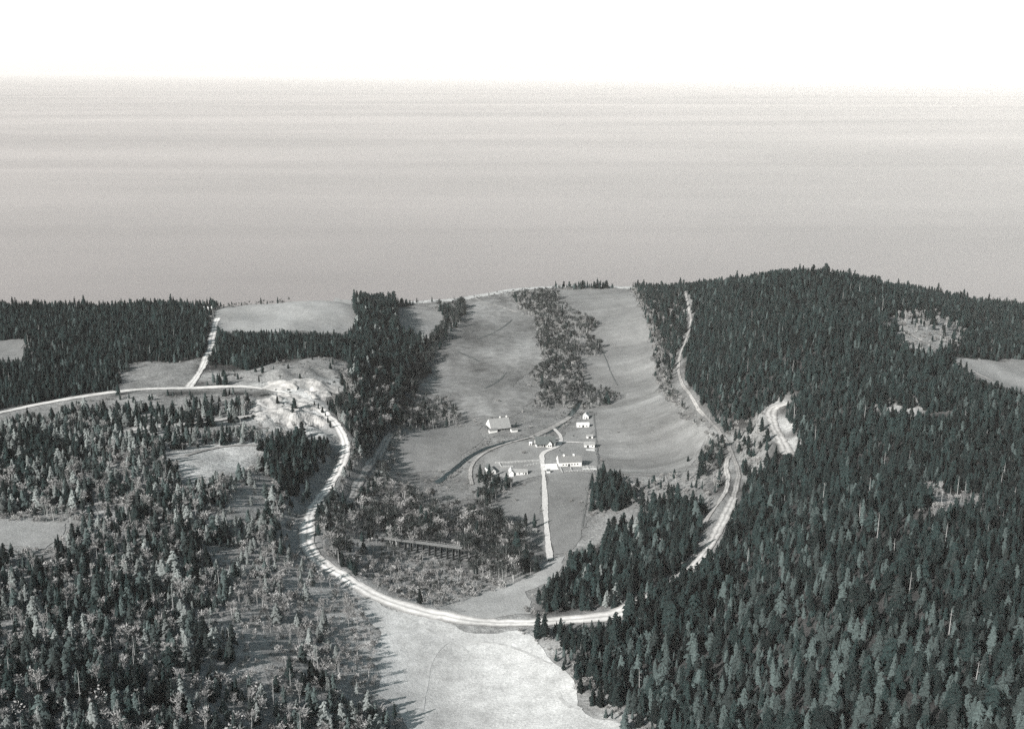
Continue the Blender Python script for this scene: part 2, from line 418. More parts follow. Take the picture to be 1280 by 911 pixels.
def blur(a, k):
    for _ in range(k):
        b = np.pad(a, 1, mode='edge'); a = (b[:-2, 1:-1] + b[2:, 1:-1] + b[1:-1, :-2] + b[1:-1, 2:] + 2 * a) / 6
    return a
jx = XX + 5 * np.sin(YY / 9 + XX / 21) + 3 * np.sin(YY / 4.1); jy = YY + 6 * np.sin(XX / 8.3 + YY / 25) + 3 * np.sin(XX / 3.7)
cover = np.full(XX.shape, .05)
LWOOD = G([(-300,540),(0,528),(120,505),(330,500),(420,535),(420,590),(380,640),(380,700),(470,760),(478,850),(505,985),(-300,985)])
cover[inside(LWOOD, jx, jy)] = .30
UWOOD = G([(440,560),(500,590),(580,585),(600,600),(640,625),(690,690),(640,740),(560,765),(490,748),(392,690),(392,650),(430,600)])
cover[inside(UWOOD, jx, jy)] = .17
VALLEY = G([(500,384),(600,366),(790,360),(830,500),(880,560),(860,620),(740,650),(690,690),(600,640),(480,600),(520,470)])
cover[inside(VALLEY, jx, jy)] = .19
for a, p in BW_: cover[inside(p, jx, jy)] = a
for k, (line, wd) in RW.items():
    if k.startswith('road'):
        dd = seg_dist(line[::3], XX, YY); cover = np.where(dd < wd * 1.1 + 3 * np.sin(XX / 13) * np.sin(YY / 17), np.maximum(cover, .24), cover)
for k, p in FW.items():
    if k == 'yard': continue
    q = np.vstack([p, p[:1]]); bx0, by0 = p.min(0) - 20; bx1, by1 = p.max(0) + 20
    near = (XX > bx0) & (XX < bx1) & (YY > by0) & (YY < by1)
    dd = seg_dist(q, jx[near], jy[near]); amt = smooth(1.25 - dd / 11.0) * .9
    cv = cover[near]; cover[near] = np.maximum(cv, cv * (1 - amt) + amt * FIELDS[k][0] * .82)
cover = blur(cover, 2)
te = grid_mesh('ground', XX, YY, H)
at = te.attributes.new('cover', 'FLOAT', 'POINT'); at.data.foreach_set('value', cover.ravel())
m, t, b = mat('mixed_ground')
g = N(t, 'ShaderNodeNewGeometry').outputs['Position']
an = N(t, 'ShaderNodeAttribute', attribute_name='cover')
f1 = maprange(t, noise(t, g, .05, 5, .65), .3, .7, .6, 1.4)
f2 = maprange(t, noise(t, g, .5, 5, .8), .28, .72, .45, 1.5)
grey(t, math_(t, 'MULTIPLY', an.outputs['Fac'], math_(t, 'MULTIPLY', f1, f2)), b)
bp = N(t, 'ShaderNodeBump'); bp.inputs['Distance'].default_value = 1.2; bp.inputs['Strength'].default_value = .8
t.links.new(noise(t, g, .35, 5, .75), bp.inputs['Height']); t.links.new(bp.outputs[0], b.inputs['Normal'])
te.materials.append(m)
go = bpy.data.objects.new('ground', te); COL.objects.link(go); tag(go, 'rough ground of the valley and wooded slopes', kind='structure')

# sea: one sheet to beyond the horizon
m, t, b = mat('sea_water')
g = N(t, 'ShaderNodeNewGeometry').outputs['Position']
mp = N(t, 'ShaderNodeMapping'); t.links.new(g, mp.inputs[0]); mp.inputs['Scale'].default_value = (.13, 1, 1); mp.inputs['Rotation'].default_value = (0, 0, R(-4))
band = noise(t, mp.outputs[0], .0011, 6, .55); band.node.inputs['Distortion'].default_value = .5
patch = noise(t, g, .0007, 4, .6)
grey(t, math_(t, 'MULTIPLY', maprange(t, band, .3, .7, .24, .315), maprange(t, patch, .3, .7, .85, 1.15)), b, (1, .87, .845))
b.inputs['IOR'].default_value = 1.33; b.inputs['Specular Tint'].default_value = (1, .90, .88, 1); b.inputs['Specular IOR Level'].default_value = .5
t.links.new(maprange(t, band, .3, .7, .24, .19), b.inputs['Roughness'])
bp = N(t, 'ShaderNodeBump'); bp.inputs['Distance'].default_value = .5; bp.inputs['Strength'].default_value = .5
t.links.new(noise(t, g, .09, 6, .75), bp.inputs['Height']); t.links.new(bp.outputs[0], b.inputs['Normal'])
sx = np.array([-90000, -30000, -8000, -3000, -1300, 0, 1300, 3000, 8000, 30000, 90000.]); sy = np.array([-3000, 0, 1000, 1500, 2500, 5000, 10000, 25000, 60000, 120000.])
SXX, SYY = np.meshgrid(sx, sy)
sm = grid_mesh('sea', SXX, SYY, np.zeros(SXX.shape)); sm.materials.append(m)
o = bpy.data.objects.new('sea', sm); COL.objects.link(o); tag(o, 'pale hazy sea reaching to the horizon', kind='structure')

def ribbon(name, line, width, lift, material, label, wob=.15, taper=False):
    p = np.asarray(line); q = [p[0]]
    for a, c in zip(p[:-1], p[1:]):
        k = max(1, int(np.hypot(*(c - a)) / 3.0))
        q += [a + (c - a) * i / k for i in range(1, k + 1)]
    p = np.array(q); tn = np.gradient(p, axis=0); tn /= np.linalg.norm(tn, axis=1)[:, None] + 1e-9
    nn = np.stack([-tn[:, 1], tn[:, 0]], -1); L = len(p)
    ar = np.arange(L)
    wl = width / 2 * (1 + wob * np.sin(ar / 4.3) + wob * .7 * rng.normal(size=L)); wr = width / 2 * (1 + wob * np.sin(ar / 5.1 + 2) + wob * .7 * rng.normal(size=L))
    cols = 11
    rows = []
    for j in range(cols):
        s_ = j / (cols - 1); off = (-wl * (1 - s_) + wr * s_)
        rows.append(p + nn * off[:, None])
    a = np.stack(rows, 1)
    me = grid_mesh(name, a[..., 0], a[..., 1], Z(a[..., 0], a[..., 1]) + lift); me.materials.append(material)
    ac = me.attributes.new('across', 'FLOAT', 'POINT'); ac.data.foreach_set('value', np.tile(np.linspace(0, 1, cols), L))
    if me.polygons[0].normal.z < 0: me.flip_normals()
    o = bpy.data.objects.new(name, me); COL.objects.link(o); return tag(o, label, kind='structure')

def sheet(name, poly, lift, material, label):
    """a draped ground sheet with a ragged edge"""
    p = np.asarray(poly); q = []
    for a, c in zip(p, np.roll(p, -1, 0)):
        k = max(1, int(np.hypot(*(c - a)) / 4.0))
        q += [a + (c - a) * i / k for i in range(k)]
    q = np.array(q); q = q + rng.normal(size=q.shape) * .35 + (1.8 * np.stack([np.sin(q[:, 1] / 9 + q[:, 0] / 23), np.sin(q[:, 0] / 8 + 1)], -1) if name == 'meadow' else 0) + 1.8 * np.stack([np.sin(q[:, 1] / 7), np.sin(q[:, 0] / 6)], -1) + 1.6 * np.stack([np.sin(q[:, 0] / 3.1 + q[:, 1] / 17), np.sin(q[:, 1] / 2.7)], -1)
    bm = bmesh.new(); vs = [bm.verts.new((x, y, 0)) for x, y in q]
    f = bm.faces.new(vs)
    bmesh.ops.triangulate(bm, faces=[f])
    x0, y0 = q.min(0); x1, y1 = q.max(0); st = 8.0
    for k in np.arange(math.ceil(x0 / st) * st, x1, st):
        bmesh.ops.bisect_plane(bm, geom=bm.verts[:] + bm.edges[:] + bm.faces[:], plane_co=(k, 0, 0), plane_no=(1, 0, 0))
    for k in np.arange(math.ceil(y0 / st) * st, y1, st):
        bmesh.ops.bisect_plane(bm, geom=bm.verts[:] + bm.edges[:] + bm.faces[:], plane_co=(0, k, 0), plane_no=(0, 1, 0))
    bmesh.ops.recalc_face_normals(bm, faces=bm.faces)
    co = np.array([v.co[:] for v in bm.verts]); zz = np.maximum(Z(co[:, 0], co[:, 1]), .1) + lift
    for v, z in zip(bm.verts, zz): v.co.z = z
    me = bpy.data.meshes.new(name); bm.to_mesh(me); bm.free()
    if len(me.polygons) and me.polygons[0].normal.z < 0: me.flip_normals()
    me.polygons.foreach_set('use_smooth', [True] * len(me.polygons)); me.materials.append(material)
    o = bpy.data.objects.new(name, me); COL.objects.link(o); return tag(o, label, kind='structure')

FIELDS['plot'] = (.205, [(747,516),(786,496),(824,496),(850,524),(878,541),(868,566),(854,586),(761,588),(750,560)]); FW['plot'] = G(FIELDS['plot'][1])
NICE = {'plot': ('field', 'faintly striped plot right of the farm buildings'), 'meadow': ('meadow', 'pale dry meadow in the foreground below the curving road'), 'meadow_b': ('meadow', 'narrow pale meadow strip above the curving road'),
 'paddock': ('paddock', 'small grey paddock left of the farm lane'), 'paddock_b': ('paddock', 'grey paddock right of the farm lane'),
 'hayfield': ('hayfield', 'long smooth hayfield running up to the shore'), 'pasture': ('pasture', 'rough pasture between the tree belts'),
 'pasture_b': ('pasture', 'smooth pasture left of the barn and creek'), 'pasture_c': ('pasture', 'small pasture near the shore by the dark trees'),
 'plateau_field': ('field', 'pale field on the left plateau above the sea'), 'field_a': ('field', 'small field at the left edge inside the forest'),
 'field_b': ('field', 'grey field at the right edge behind the hill'), 'field_c': ('field', 'bare clearing at the lower left edge'), 'yard': ('farmyard', 'grassy farmyard round the farm buildings')}
for i, (k, (tone, _)) in enumerate(FIELDS.items()):
    nm, lab = NICE[k]
    sheet(nm, FW[k], .30 if k == 'plot' else .22 if k != 'yard' else .16, grass('grass_' + k, tone, .62 if k in ('pasture',) else .38 if k == 'meadow' else .27, .16 if k == 'hayfield' else .34 if k == 'plot' else 0), lab)
RL = {'road': ('road', 'pale dirt road curving round the head of the valley'), 'road_b': ('road', 'dirt spur road leaving the gravel pit to the left'),
 'road_f': ('road', 'broad bright dirt road sweeping along the top of the meadow'), 'road_d': ('road', 'rutted pale road running up from the bend through the conifers on the right'), 'road_e': ('road', 'narrow grey road below the bare cut bank'),
 'road_c': ('road', 'pale dirt road climbing toward the shore beside the right hill'),
 'track': ('track', 'pale track through the forest gap on the left plateau'), 'track_b': ('track', 'rutted track through the bare cut bank on the right hill'),
 'track_c': ('track', 'pale track on the shoulder of the right hill'), 'track_f': ('track', 'grassy pale skid track climbing the wooded gully'), 'track_g': ('track', 'old strip of road beside the narrow grey road'), 'track_h': ('track', 'faint grade leading onto the left end of the trestle'), 'track_i': ('track', 'faint grade leaving the right end of the trestle'), 'track_j': ('track', 'rough track across the pale bank below the gravel pit'), 'track_k': ('track', 'haul track across the gravel pit'),
 'lane': ('lane', 'white gravel farm lane running down to the paddocks'),
 'lane_b': ('path', 'white path from the farmhouse to the small shed'), 'track_d': ('track', 'worn narrow dirt track beside the creek'), 'track_e': ('track', 'wide pale dirt strip leading to the alders above the farmhouse')}
for i, (k, (line, wd)) in enumerate(RW.items()):
    ribbon(RL[k][0], line, wd, .34 + .012 * i, M['lane' if k.startswith('lane') else 'road_grey' if k in ('road_c', 'road_e', 'track_c', 'track_d', 'track_e', 'track_f', 'track_g', 'track_h', 'track_i', 'track_j') else 'road_mid' if k in ('road_d', 'track_b', 'road_b') else 'road'], RL[k][1])
M['worn'] = plain('worn_grass', .44, TINT, .3, .4)
for lb, pl, wd_ in (('faint curved wheel mark in the middle of the meadow', [(566, 798), (548, 812), (537, 832), (534, 856), (528, 890)], 1.3), ('dark curved ditch mark at the right side of the meadow', [(697, 866), (704, 878), (716, 885), (728, 886)], 1.6),
                    ('faint track along the top of the meadow below the road', [(492, 764), (520, 780), (560, 797), (585, 815)], 1.6), ('faint mark across the upper right of the meadow', [(585, 800), (640, 806), (690, 830)], 1.4)):
    ribbon('wheel_mark', smooth_line(G(pl)), wd_, .33, M['worn'], lb, .3)
M['ditch'] = plain('ditch_bottom', .09, COOL, .3, .3)
for lb, pl, wd_, mm in (('pale path from the shore into the rough pasture', [(594, 373), (606, 379), (626, 383), (646, 391)], 2.6, 'road_grey'), ('dark ditch curving through the rough pasture', [(597, 424), (613, 418), (627, 411), (640, 400)], 2.0, 'ditch'),
                        ('dark ditch along the lower part of the rough pasture', [(572, 440), (590, 447), (600, 452)], 2.0, 'ditch'), ('faint dark ditch in the middle of the rough pasture', [(606, 486), (622, 478), (633, 466)], 1.8, 'ditch')):
    ribbon('path' if mm == 'road_grey' else 'ditch', smooth_line(G(pl)), wd_, .34, M[mm], lb, .5)
bx_ = np.linspace(-1250, 1250, 700)
by_ = np.interp(bx_, cst[:, 0], cst[:, 1]) + 6 * np.sin(bx_ / 37.) + 4 * np.sin(bx_ / 17. + 1) - 9
ribbon('beach', np.stack([bx_, by_], -1), 20, .3, M['beach'], 'pale strip of beach along the shore')
CREEK = smooth_line(G([(545,604),(566,588),(580,576),(600,563),(625,555),(660,548),(684,541),(700,532),(716,516),(726,500)]))
m, t, b = mat('creek_water'); b.inputs['Base Color'].default_value = (.012, .018, .018, 1); b.inputs['Roughness'].default_value = .12; b.inputs['Specular IOR Level'].default_value = .5
M['creek'] = m
ribbon('creek', CREEK, 4.6, .30, m, 'dark creek winding past the barn')

# ------------------------------------------------------------------ trees: one mesh per part for each kind, then copies
def conifer_parts(seed, slim=.15, base=.12, n_whorl=15, dense=8):
    """height 1; returns crown and trunk builders"""
    r = random.Random(seed); c = MB(); tr = MB()
    lean = (r.uniform(-.02, .02), r.uniform(-.02, .02)); ex = r.uniform(.42, .72)
    tr.tube((0, 0, -.03), (lean[0], lean[1], .97), .016, .003, 5)
    for i in range(n_whorl):
        u = (i + r.uniform(-.3, .3)) / n_whorl; u = min(max(u, 0), 1)
        z = base + (1 - base) * u ** .92
        rad = slim * ((1 - u) ** ex) * r.uniform(.8, 1.15) * (1.0 if u > .12 else .72 + u * 2.3) + .012
        k = max(4, int(dense * (1 - .5 * u)))
        ph = r.uniform(0, 6.28)
        for j in range(k):
            a = ph + 6.283 * (j + r.uniform(-.35, .35)) / k
            L = rad * r.uniform(.55, 1.25)
            dz = -L * r.uniform(.25, .75)
            wdt = L * r.uniform(.28, .5) + .012
            cx, cy = lean[0] * z, lean[1] * z
            ca, sa = math.cos(a), math.sin(a)
            root = (cx, cy, z + .02)
            tip = (cx + ca * L, cy + sa * L, z + dz)
            mx, my, mz = cx + ca * L * .6, cy + sa * L * .6, z + dz * .35
            lft = (mx - sa * wdt, my + ca * wdt, mz - .035 * r.uniform(.4, 1.4)); rgt = (mx + sa * wdt, my - ca * wdt, mz - .035 * r.uniform(.4, 1.4))
            top = (mx, my, mz + .018)
            c.add([root, lft, tip, rgt, top], [(0, 1, 4), (1, 2, 4), (4, 2, 3), (0, 4, 3)])
    c.add([(lean[0] + .006, lean[1], .93), (lean[0] - .004, lean[1] + .006, .93), (lean[0] - .004, lean[1] - .006, .93), (lean[0], lean[1], 1.0)], [(0, 1, 3), (1, 2, 3), (2, 0, 3)])
    # shaded inner mass of old branches
    k = 7; vs = []; 
    for zz, rr in ((base + .03, slim * .42), (base + .25, slim * .48), (.6, slim * .3), (.93, .006)):
        vs += [(math.cos(6.283 * i / k) * rr * r.uniform(.75, 1.2), math.sin(6.283 * i / k) * rr * r.uniform(.75, 1.2), zz + r.uniform(-.02, .02)) for i in range(k)]
    c.add(vs, [(l * k + i, l * k + (i + 1) % k, (l + 1) * k + (i + 1) % k, (l + 1) * k + i) for l in range(3) for i in range(k)])
    return c, tr
def bare_parts(seed, wide=.26, fill=150):
    """leafless alder or cottonwood, height 1: pale forked trunk and a haze of twigs"""
    r = random.Random(seed); c = MB(); tr = MB()
    tips = []
    nst = r.choice((1, 2, 2, 3))
    for s_ in range(nst):
        a = r.uniform(0, 6.28); sp = .05 * (nst > 1)
        p0 = Vector((math.cos(a) * sp * .4, math.sin(a) * sp * .4, -.03)); p1 = Vector((math.cos(a) * sp, math.sin(a) * sp, .45)); p2 = Vector((math.cos(a) * sp * 2.2, math.sin(a) * sp * 2.2, r.uniform(.85, .98)))
        tr.tube(p0, p1, .016, .010, 5); tr.tube(p1, p2, .010, .002, 4); tips += [(p1, p2)]
        for j in range(6):
            f = r.uniform(0, .8); q = p1.lerp(p2, f); b_ = r.uniform(0, 6.28); L = wide * r.uniform(.5, 1) * (1 - f * .6)
            e = q + Vector((math.cos(b_) * L, math.sin(b_) * L, L * r.uniform(.5, 1.1))); tr.tube(q, e, .005, .0015, 3); tips.append((q, e))
    for i in range(fill):
        p, q = r.choice(tips); o_ = p.lerp(q, r.uniform(.15, 1.05))
        o_ = o_ + Vector((r.gauss(0, .05), r.gauss(0, .05), r.gauss(0, .03)))
        out = Vector((o_.x, o_.y, 0)); d = Vector((out.x * 1.2 + r.gauss(0, .35) * .3, out.y * 1.2 + r.gauss(0, .35) * .3, r.uniform(.05, .25))).normalized()
        L = r.uniform(.05, .12); s_ = d.orthogonal().normalized() * r.uniform(.006, .018)
        s_.rotate(Matrix.Rotation(r.uniform(0, 3.14), 3, d))
        c.add([o_ - d * L * .4 - s_ * .5, o_ + s_, o_ + d * L, o_ - s_], [(0, 1, 2, 3)])
    return c, tr
def shrub_mb(seed, fill=120):
    r = random.Random(seed); c = MB()
    lobes = [(r.uniform(-.3, .3), r.uniform(-.3, .3), r.uniform(.55, 1)) for _ in range(4)]
    for i in range(fill):
        lx, ly, h = r.choice(lobes); a = r.uniform(0, 6.28); el = r.uniform(0, 1.4); rr = .38 * r.uniform(.6, 1.1)
        p = Vector((lx + math.cos(a) * math.cos(el) * rr, ly + math.sin(a) * math.cos(el) * rr, (h - .3) * r.uniform(.3, 1) + math.sin(el) * rr * .8))
        d = Vector((math.cos(a) * .6, math.sin(a) * .6, r.uniform(.2, 1))).normalized(); s_ = d.orthogonal().normalized(); s_.rotate(Matrix.Rotation(r.uniform(0, 3.14), 3, d))
        L = r.uniform(.12, .26); w_ = r.uniform(.03, .075)
        c.add([p - d * L * .5, p + s_ * w_, p + d * L * .6, p - s_ * w_], [(0, 1, 2, 3)])
    for j in range(5):
        a = r.uniform(0, 6.28); c.tube((0, 0, -.05), (math.cos(a) * .25, math.sin(a) * .25, .6), .018, .006, 3)
    return c
def snag_mb(seed):
    r = random.Random(seed); c = MB(); q = Vector((r.uniform(-.03, .03), r.uniform(-.03, .03), 1))
    c.tube((0, 0, -.03), q * .6, .018, .012, 6); c.tube(q * .6, q, .012, .004, 5)
    for j in range(9):
        f = r.uniform(.3, .95); a = r.uniform(0, 6.28); L = r.uniform(.03, .11); p = q * f
        c.tube(p, p + Vector((math.cos(a) * L, math.sin(a) * L, L * r.uniform(-.4, .5))), .005, .002, 3)
    return c

PROTO = {}     # kind -> list of (crown mesh or whole mesh, trunk mesh or None, joined mesh)
def joined(c, tr):
    j = MB(); j.add(c.v, c.f, 0)
    if tr: j.add(tr.v, tr.f, 1)
    return j
def protos(kind, fn, params, m0, m1):
    L = []
    for prm in params:
        c, tr = fn(*prm)
        L.append((c.mesh('crown', m0), tr.mesh('trunk', m1), joined(c, tr).mesh('tree', [m0, m1])))
    PROTO[kind] = L
cparams = [(1, .19, .08, 16, 9), (2, .17, .14, 16, 9), (3, .23, .05, 15, 10), (4, .16, .24, 14, 9), (5, .20, .10, 17, 8), (6, .18, .18, 14, 9), (7, .26, .06, 13, 10), (8, .30, .04, 11, 10), (9, .24, .22, 10, 7), (12, .14, .3, 12, 6)]
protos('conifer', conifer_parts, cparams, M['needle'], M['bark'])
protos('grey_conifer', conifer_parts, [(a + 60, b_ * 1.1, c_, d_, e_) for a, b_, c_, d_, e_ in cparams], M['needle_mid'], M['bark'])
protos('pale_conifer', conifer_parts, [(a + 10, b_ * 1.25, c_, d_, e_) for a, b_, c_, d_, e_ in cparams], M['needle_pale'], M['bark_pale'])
protos('bare', bare_parts, [(21, .24, 150), (22, .28, 170), (23, .2, 130), (24, .26, 160), (25, .22, 150)], M['twig'], M['bark_pale'])
protos('dark_bare', bare_parts, [(31, .28, 220), (32, .3, 240), (33, .25, 200), (34, .28, 220)], M['twig_dark'], M['bark_pale'])
PROTO['shrub'] = []; PROTO['snag'] = []
for s_ in range(4):
    me = shrub_mb(40 + s_).mesh('shrub', M['leaf']); PROTO['shrub'].append((me, None, me))
for s_ in range(4):
    me = snag_mb(50 + s_).mesh('snag', M['snagwood']); PROTO['snag'].append((me, None, me))

# zones, later ones override: name, polygon, keep-probability on a 4.4 m lattice, mix of kinds (kind, share, low height, high height)
C_, PC, B_, DB, SH, SN, MC = 'conifer', 'pale_conifer', 'bare', 'dark_bare', 'shrub', 'snag', 'grey_conifer'
ZONES = [
 ('hill forest', None, .9, [(C_, .86, 5, 11), (MC, .135, 4.5, 10), (SN, .006, 8, 13)]),
 ('lower hillside', [(770,830),(880,770),(1000,720),(1130,770),(1300,800),(1300,985),(760,985)], .74, [(C_, .40, 7, 13), (MC, .59, 5, 12), (SN, .006, 9, 13)]),
 ('mid hillside', [(900,690),(1010,600),(1100,640),(1130,760),(1000,720),(880,770)], .8, [(C_, .63, 6, 12), (MC, .36, 5, 11), (SN, .008, 9, 13)]),
 ('lower left woods', [(-300,540),(0,528),(120,505),(330,500),(420,535),(420,590),(380,640),(380,700),(470,760),(478,850),(505,985),(-300,985)], .9, [(C_, .10, 7, 13), (MC, .30, 5, 12), (PC, .24, 4, 12), (B_, .17, 6, 11), (SH, .225, 2.5, 6), (SN, .025, 8, 14)]),
 ('left dark edge', [(-60,520),(0,545),(110,545),(120,580),(60,600),(-60,600)], .7, [(C_, .55, 7, 13), (PC, .3, 6, 12), (SH, .15, 2, 4)]),
 ('bank conifers', [(190,510),(250,505),(300,530),(240,545),(230,560),(150,560),(120,510)], .55, [(C_, .6, 7, 12), (PC, .3, 6, 12), (SH, .1, 2, 4)]),
 ('dark hollow', [(330,560),(420,530),(428,580),(390,630),(370,640),(330,600)], .85, [(C_, .92, 7, 13), (MC, .08, 7, 12)]),
 ('pale brush slope', [(380,700),(460,748),(470,865),(420,850),(300,830),(250,770),(330,720)], .72, [(PC, .20, 5, 10), (MC, .05, 4, 10), (B_, .42, 5, 10), (SH, .33, 2.2, 5.5)]),
 ('pale opening', [(284,782),(362,772),(368,852),(288,864)], .55, [(SH, .7, 1.6, 3.5), (B_, .3, 4, 7)]),
 ('pale opening', [(393,742),(450,752),(466,800),(468,850),(432,832),(400,792)], .68, [(SH, .65, 1.6, 3.5), (B_, .35, 4, 7)]),
 ('pale opening', [(255,688),(332,684),(322,716),(258,722)], .5, [(SH, .6, 1.6, 3.5), (PC, .4, 4, 8)]),
 ('field edge brush', [(440,745),(470,752),(478,800),(470,840),(505,905),(480,900),(440,830)], .55, [(B_, .5, 4, 8), (SH, .5, 2, 4)]),
 ('valley head woods', [(440,560),(500,590),(580,585),(600,600),(640,625),(690,690),(640,740),(560,765),(490,748),(392,690),(392,650),(430,600)], .88, [(B_, .24, 6, 11), (DB, .46, 6, 12), (C_, .06, 7, 13), (SH, .24, 2, 4)]),
 ('trestle brush', [(470,690),(560,696),(640,735),(560,765),(480,742),(420,705)], .85, [(B_, .26, 4, 7), (SH, .52, 2, 4.4), (DB, .22, 3, 6)]),
 ('alder belt south', [(590,605),(640,640),(690,680),(690,700),(640,735),(590,720),(570,690),(560,640)], .75, [(DB, .75, 8, 12), (B_, .2, 7, 11), (C_, .05, 8, 14)]),
 ('valley floor', [(500,384),(600,366),(790,360),(830,500),(880,560),(860,620),(740,650),(690,690),(600,640),(480,600),(520,470)], .10, [(SH, .9, 1.2, 2.6), (B_, .1, 4, 6)]),
 ('creek alders', [(634,370),(692,364),(716,388),(756,406),(731,418),(754,431),(747,444),(716,446),(735,466),(723,476),(781,494),(744,512),(702,518),(664,509),(682,486),(657,472),(682,451),(672,431),(672,399),(654,391)], .8, [(DB, .72, 4, 10), (B_, .16, 4, 9), (C_, .05, 6, 9), (SH, .07, 2, 4)]),
 ('creek banks', [(710,515),(745,495),(735,510),(715,535),(690,545),(690,538)], .8, [(DB, .6, 4, 7), (SH, .4, 2, 4)]),
 ('alder stand', [(500,505),(562,497),(588,520),(578,534),(505,540)], .6, [(B_, .3, 6, 10), (DB, .5, 6, 11), (C_, .2, 7, 11)]),
 ('alder line', [(535,392),(575,380),(594,395),(582,412),(550,432),(530,475),(512,505),(500,500),(520,460),(535,425)], .85, [(DB, .6, 8, 12), (C_, .32, 8, 12), (SH, .08, 2, 4)]),
 ('ravine forest', [(428,376),(470,368),(500,385),(502,410),(535,430),(520,455),(505,490),(490,530),(455,590),(435,575),(425,540),(412,505),(418,470),(440,440),(446,405)], .85, [(C_, .85, 11, 20), (PC, .15, 9, 16)]),
 ('ravine lower slope', [(414,502),(455,470),(492,468),(502,515),(482,560),(450,612),(432,600),(424,540)], .92, [(C_, .42, 9, 16), (B_, .22, 8, 13), (DB, .26, 8, 12), (PC, .10, 7, 12)]),
 ('ravine foot', [(440,560),(490,530),(505,548),(480,605),(440,650),(396,655),(415,605)], .85, [(C_, .25, 6, 11), (PC, .12, 6, 10), (DB, .40, 5, 10), (SH, .23, 2, 4)]),
 ('hayfield edge', [(790,363),(850,366),(842,440),(850,480),(885,525),(915,560),(920,600),(895,640),(868,640),(880,600),(886,545),(852,520),(825,490),(817,420)], .72, [(C_, .45, 6, 13), (DB, .3, 5, 8), (B_, .1, 5, 8), (SH, .15, 2, 4)]),
 ('scrub south of hayfield', [(745,592),(870,590),(900,610),(890,640),(800,640),(745,650)], .4, [(SH, .6, 1.6, 3.4), (B_, .25, 4, 6), (C_, .15, 5, 10)]),
 ('conifer block', [(690,700),(735,664),(760,652),(800,630),(880,636),(895,655),(868,706),(800,750),(720,772),(650,768),(655,748)], .7, [(C_, .66, 8, 15), (MC, .22, 7, 14), (PC, .07, 6, 12), (SH, .05, 2, 4)]),
 ('road bend conifers', [(792,772),(806,762),(840,740),(872,720),(905,720),(890,770),(800,800)], .97, [(C_, .95, 11, 18), (PC, .05, 9, 14)]),
 ('grass strip', [(700,694),(716,684),(733,656),(800,630),(820,640),(770,668),(740,690),(712,702)], .10, [(SH, 1, 1.2, 2.6)]),
 ('block edge brush', [(650,768),(655,742),(690,706),(716,690),(740,690),(700,730),(676,745),(672,768)], .5, [(SH, .5, 2, 4), (B_, .3, 4, 7), (C_, .2, 7, 11)]),
 ('lane conifers', [(736,598),(760,592),(790,620),(782,640),(735,638)], .75, [(C_, .95, 8, 13), (SH, .05, 2, 3)]),
 ('shed conifers', [(598,600),(612,592),(622,600),(640,606),(628,622),(615,640),(600,640)], .75, [(C_, .5, 6, 11), (DB, .4, 6, 9), (SH, .1, 2, 3)]),
 ('shore thicket', [(590,372),(640,362),(690,357),(692,364),(640,374),(596,378)], .5, [(DB, .4, 3, 5), (SH, .6, 1.5, 3)]),
 ('plateau edge', [(282,380),(362,374),(362,380),(300,386),(272,388)], .5, [(DB, .5, 4, 7), (SH, .4, 2, 4), (C_, .1, 5, 9)]),
 ('cut bank scrub', [(890,530),(960,520),(968,585),(930,610),(922,570),(905,545)], .5, [(C_, .25, 6, 11), (B_, .3, 4, 7), (SH, .45, 2, 4)]),
 ('hill shoulder', [(1100,400),(1170,392),(1215,425),(1180,446),(1130,440)], .3, [(SH, .5, 2, 4), (C_, .3, 6, 10), (B_, .2, 5, 8)]),
 ('hill gap', [(1150,616),(1215,612),(1240,645),(1150,655)], .3, [(B_, .4, 5, 9), (SH, .5, 2, 4), (SN, .1, 8, 14)]),
 ('road bank', [(540,780),(600,786),(668,792),(692,812),(680,818),(640,804),(580,798)], .5, [(SH, 1, 1, 2.2)]),
 ('gravel pit', [(278,474),(340,466),(440,452),(436,482),(402,500),(415,530),(398,548),(352,532),(302,528),(322,504),(352,492)], .02, [(C_, .6, 5, 9), (SH, .4, 2, 3)]),
 ('cut over ground', [(140,488),(158,455),(242,450),(300,462),(440,452),(440,472),(380,478),(245,482)], .14, [(SH, .8, 1.2, 2.8), (C_, .2, 4, 8)]),
 ('roadside cut', [(-40,520),(120,495),(330,492),(320,506),(230,512),(100,516),(-40,540)], .16, [(SH, .7, 1.4, 3), (C_, .3, 5, 9)]),
 ('grass bank', [(210,562),(335,554),(325,586),(240,612),(215,592)], .12, [(SH, .7, 1.4, 3), (PC, .3, 5, 9)]),
 ('grass bank', [(300,600),(345,590),(335,650),(270,660)], .22, [(SH, .5, 1.4, 3), (PC, .5, 5, 9)]),
]
ZW = [(a, None if p is None else G(p), k, mix) for a, p, k, mix in ZONES]
# silhouettes must not rise across these (seen ground): fields, pit, roads
CLEAR = [v[1] for k, v in FIELDS.items() if k != 'yard'] + [[(278,474),(425,468),(430,482),(400,500),(412,528),(352,530),(302,526),(322,504)], [(952,508),(985,500),(982,516),(996,536),(996,560),(978,566),(962,540)],
 [(160,456),(240,452),(250,466),(236,480),(146,486)], [(215,564),(330,556),(320,580),(240,602)], [(1104,500),(1150,503),(1190,512),(1190,520),(1104,510)], [(846,448),(838,480),(864,514),(858,480),(858,440)],
 [(716,688),(733,658),(800,632),(815,638),(765,656),(738,674),(722,694)], [(1190,450),(1240,476),(1236,482),(1180,450)], [(600,575),(640,552),(670,530),(720,520),(742,520),(748,590),(690,592),(640,600),(618,592)], [(880,640),(920,620),(905,670),(876,712),(862,712)]]
sp = 3.55
lx = np.arange(-1150, 1150, sp); ly = np.arange(230, 1560, sp)
